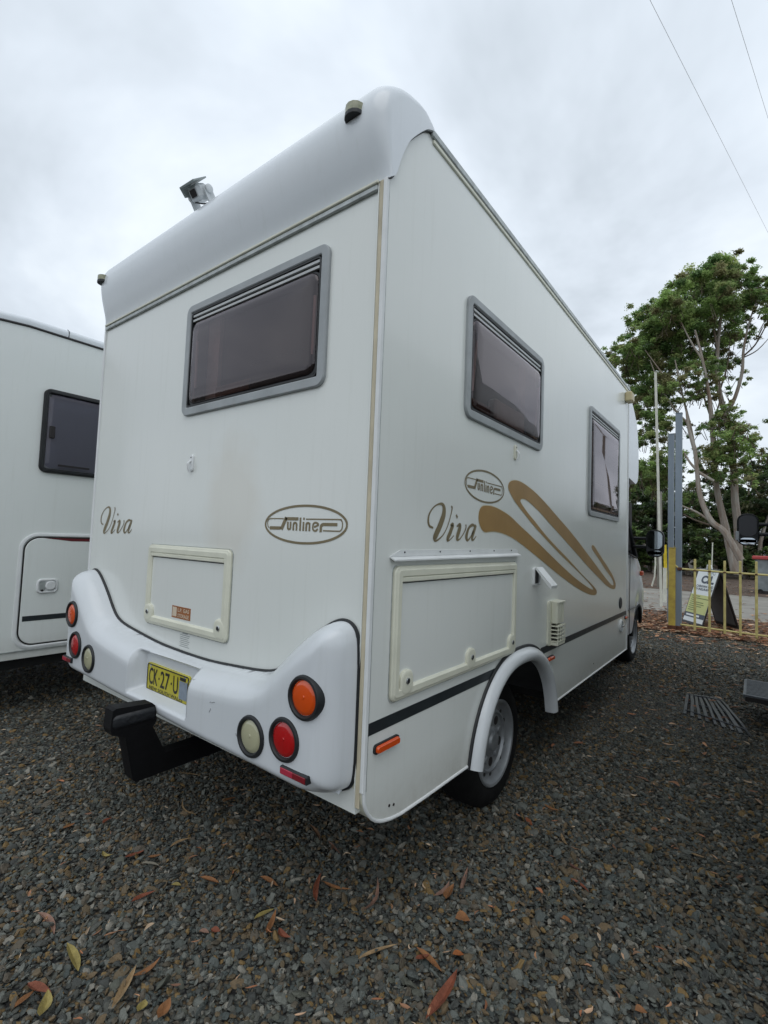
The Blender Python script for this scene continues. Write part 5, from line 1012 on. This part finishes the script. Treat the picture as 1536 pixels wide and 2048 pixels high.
litter('leaf_fragments', 'small brown leaf fragments between the stones in the foreground', 900, lambda g: (g.uniform(-3.2, 1.4), g.uniform(-1.2, 2.4)), 6, .014, (.012, .042), tones=LT)
litter('road_leaves', 'dry leaves scattered on the mulch verge beyond the road', 900, lambda g: (g.uniform(-9, 4), g.uniform(12.2, 27)), 9, .03, (.08, .2), tones=LT)

# px, py of each notable leaf in the photograph turned into ground positions; length m, angle, tone, label
def gpt(px, py, z=.012):
    d = fw + (px-768)/FPX*rt + (1024-py)/FPX*up; s = (z-CAM[2])/d.z; return Vector(CAM)+d*s
TAN, ORG, RED, YEL, BRN, PNK, GRY = (.36, .24, .12), (.30, .13, .045), (.26, .075, .035), (.34, .27, .08), (.17, .09, .045), (.30, .17, .12), (.24, .22, .17)
LV = [((75, 1830), (108, 1872), .020, PNK, 'pinkish curled gum leaf alone at the left edge'), ((132, 1900), (155, 1952), .026, YEL, 'yellow-olive curved gum leaf in the lower left'),
      ((222, 2028), (272, 1935), .022, TAN, 'long straight tan gum leaf in the lower left'), ((55, 1972), (102, 1990), .030, RED, 'red-orange folded leaf on top of the lower-left heap'), ((28, 2022), (68, 1985), .022, ORG, 'orange leaf at the left of the lower-left heap'), ((78, 2045), (95, 1990), .030, YEL, 'broad yellow leaf hanging below the red one, lower left'),
      ((265, 1960), (320, 1925), .016, ORG, 'thin orange-brown leaf crossing the tip of the long tan leaf'), ((262, 1812), (310, 1788), .026, RED, 'reddish broad curled leaf left of centre foreground'), ((248, 1722), (288, 1704), .020, RED, 'red-brown leaf below the tow hitch, left one of two'), ((295, 1718), (322, 1714), .020, ORG, 'orange leaf beside the red-brown one below the hitch'), ((340, 1698), (382, 1680), .018, TAN, 'pale tan leaf just under the bumper overhang'),
      ((282, 1730), (318, 1737), .014, GRY, 'grey-green thin leaf below the red-brown pair'), ((205, 1708), (225, 1714), .018, YEL, 'small yellow leaf left of the hitch'), ((342, 1772), (362, 1775), .022, YEL, 'crumpled yellow leaf bit left of centre'), ((400, 1760), (438, 1772), .018, ORG, 'orange-brown leaf bit near centre foreground'), ((520, 1758), (556, 1775), .024, ORG, 'orange curled leaf below the middle of the bumper'),
      ((632, 1808), (642, 1752), .020, RED, 'upright red leaf below the right end of the bumper'), ((645, 1768), (702, 1782), .018, ORG, 'pale orange leaf pointing right, beside the upright red leaf'), ((508, 1842), (548, 1822), .018, YEL, 'olive-yellow leaf of the crossing pair in the centre foreground'), ((533, 1875), (552, 1830), .020, ORG, 'orange leaf of the crossing pair in the centre foreground'), ((558, 1860), (582, 1880), .020, RED, 'short red leaf right of the crossing pair'),
      ((422, 1862), (440, 1866), .024, RED, 'small red round leaf in the centre foreground'), ((398, 1865), (418, 1870), .018, PNK, 'dusky pink leaf bit beside the small red round leaf'), ((315, 2042), (340, 2005), .030, ORG, 'brown leaf at the bottom edge left of centre'), ((275, 2030), (290, 2005), .026, YEL, 'short yellow leaf at the bottom edge'), ((722, 1838), (756, 1770), .016, PNK, 'thin pinkish-brown leaf below the bumper corner'),
      ((868, 1798), (898, 1768), .020, PNK, 'left leaf of the cluster of three below the rear wheel'), ((892, 1808), (908, 1775), .030, ORG, 'middle orange leaf of the cluster of three below the rear wheel'), ((922, 1790), (936, 1742), .016, PNK, 'right upright leaf of the cluster of three below the rear wheel'), ((910, 1840), (940, 1845), .055, ORG, 'square orange-brown leaf piece right of centre'),
      ((716, 1928), (795, 1895), .016, TAN, 'long narrow tan leaf, bottom centre'), ((832, 1902), (882, 1952), .026, ORG, 'tan-orange leaf with curled end above the big red leaf'), ((830, 1925), (858, 1915), .018, RED, 'short leaf tucked beside the tan-orange one'), ((852, 2045), (915, 1945), .034, RED, 'largest red-brown leaf with a dark hole, bottom right of centre'), ((905, 1912), (928, 1914), .026, (.36, .11, .02), 'small bright orange leaf right of the big red leaf'),
      ((1118, 1835), (1144, 1852), .024, ORG, 'short orange leaf in the right foreground'), ((1140, 1760), (1178, 1790), .014, RED, 'thin dark red leaf in the right middle ground'), ((1138, 1730), (1162, 1745), .022, (.16, .07, .05), 'dull maroon leaf just above the thin dark red one'), ((1122, 1672), (1136, 1698), .014, TAN, 'small crescent-shaped tan leaf right of the wheel'), ((1052, 1640), (1062, 1658), .030, (.3, .09, .03), 'small orange-red leaf right of the rear tyre'), ((955, 1708), (982, 1700), .014, TAN, 'pale tan leaf below the rear tyre'),
      ((1088, 1612), (1120, 1625), .018, ORG, 'curled orange leaf in the gravel behind the rear tyre'), ((1505, 1685), (1520, 1672), .022, TAN, 'tan leaf at the right edge of the gravel'), ((1382, 1712), (1412, 1720), .018, TAN, 'pale brown leaf left of the right-edge leaf'), ((1350, 1930), (1385, 1942), .026, TAN, 'pale buff leaf in the lower right corner'), ((1255, 1468), (1268, 1462), .020, TAN, 'small tan leaf near the front of the mat'), ((1270, 2025), (1295, 2030), .030, ORG, 'orange-brown leaf at the bottom edge, lower right'),
      ((445, 1605), (472, 1598), .022, ORG, 'orange leaf in the shade under the bumper'), ((620, 1655), (640, 1690), .016, BRN, 'dark brown leaf in the shade below the reflector'), ((655, 1690), (680, 1710), .014, PNK, 'pinkish dark leaf in the deep shade below the bumper corner'), ((352, 1548), (400, 1560), .010, TAN, 'thin pale twig-like leaf beside the hitch foot'), ((20, 1668), (50, 1660), .016, TAN, 'pale leaf at far left in the middle ground'), ((125, 1660), (150, 1648), .020, ORG, 'orange leaf group bit at the left in the middle ground'), ((205, 1650), (225, 1638), .022, RED, 'small red leaf at left in the middle ground'), ((390, 1640), (365, 1602), .012, TAN, 'slim tan leaf behind the hitch')]
LMAT = {}
for i, (p, q, wd, tone, lab) in enumerate(LV):
    a, c = gpt(*p), gpt(*q); mid = (a+c)/2; L_ = max(.022, (c-a).length); rg = np.random.default_rng(900+i)
    vs, fs = leaf_geo(rg, L_, wd*1.15, rg.uniform(.05, .30), rg.normal(0, .34)); mb = MB(); mb.add(vs, fs)
    key = tuple(tone)
    if key not in LMAT: LMAT[key] = mat(f'dry_leaf_{len(LMAT)}', tone, .7, c2=tuple(x*.5 for x in tone), scale=28, bump=.3, bscale=120)
    o = mb.build('fallen_leaf', LMAT[key], smooth=True); o.location = (mid.x, mid.y, .016); o.rotation_euler = (rg.normal(0, .10), rg.normal(0, .05), math.atan2((c-a).y, (c-a).x))
    tag(o, lab, 'leaf', 'fallen leaves on the gravel')
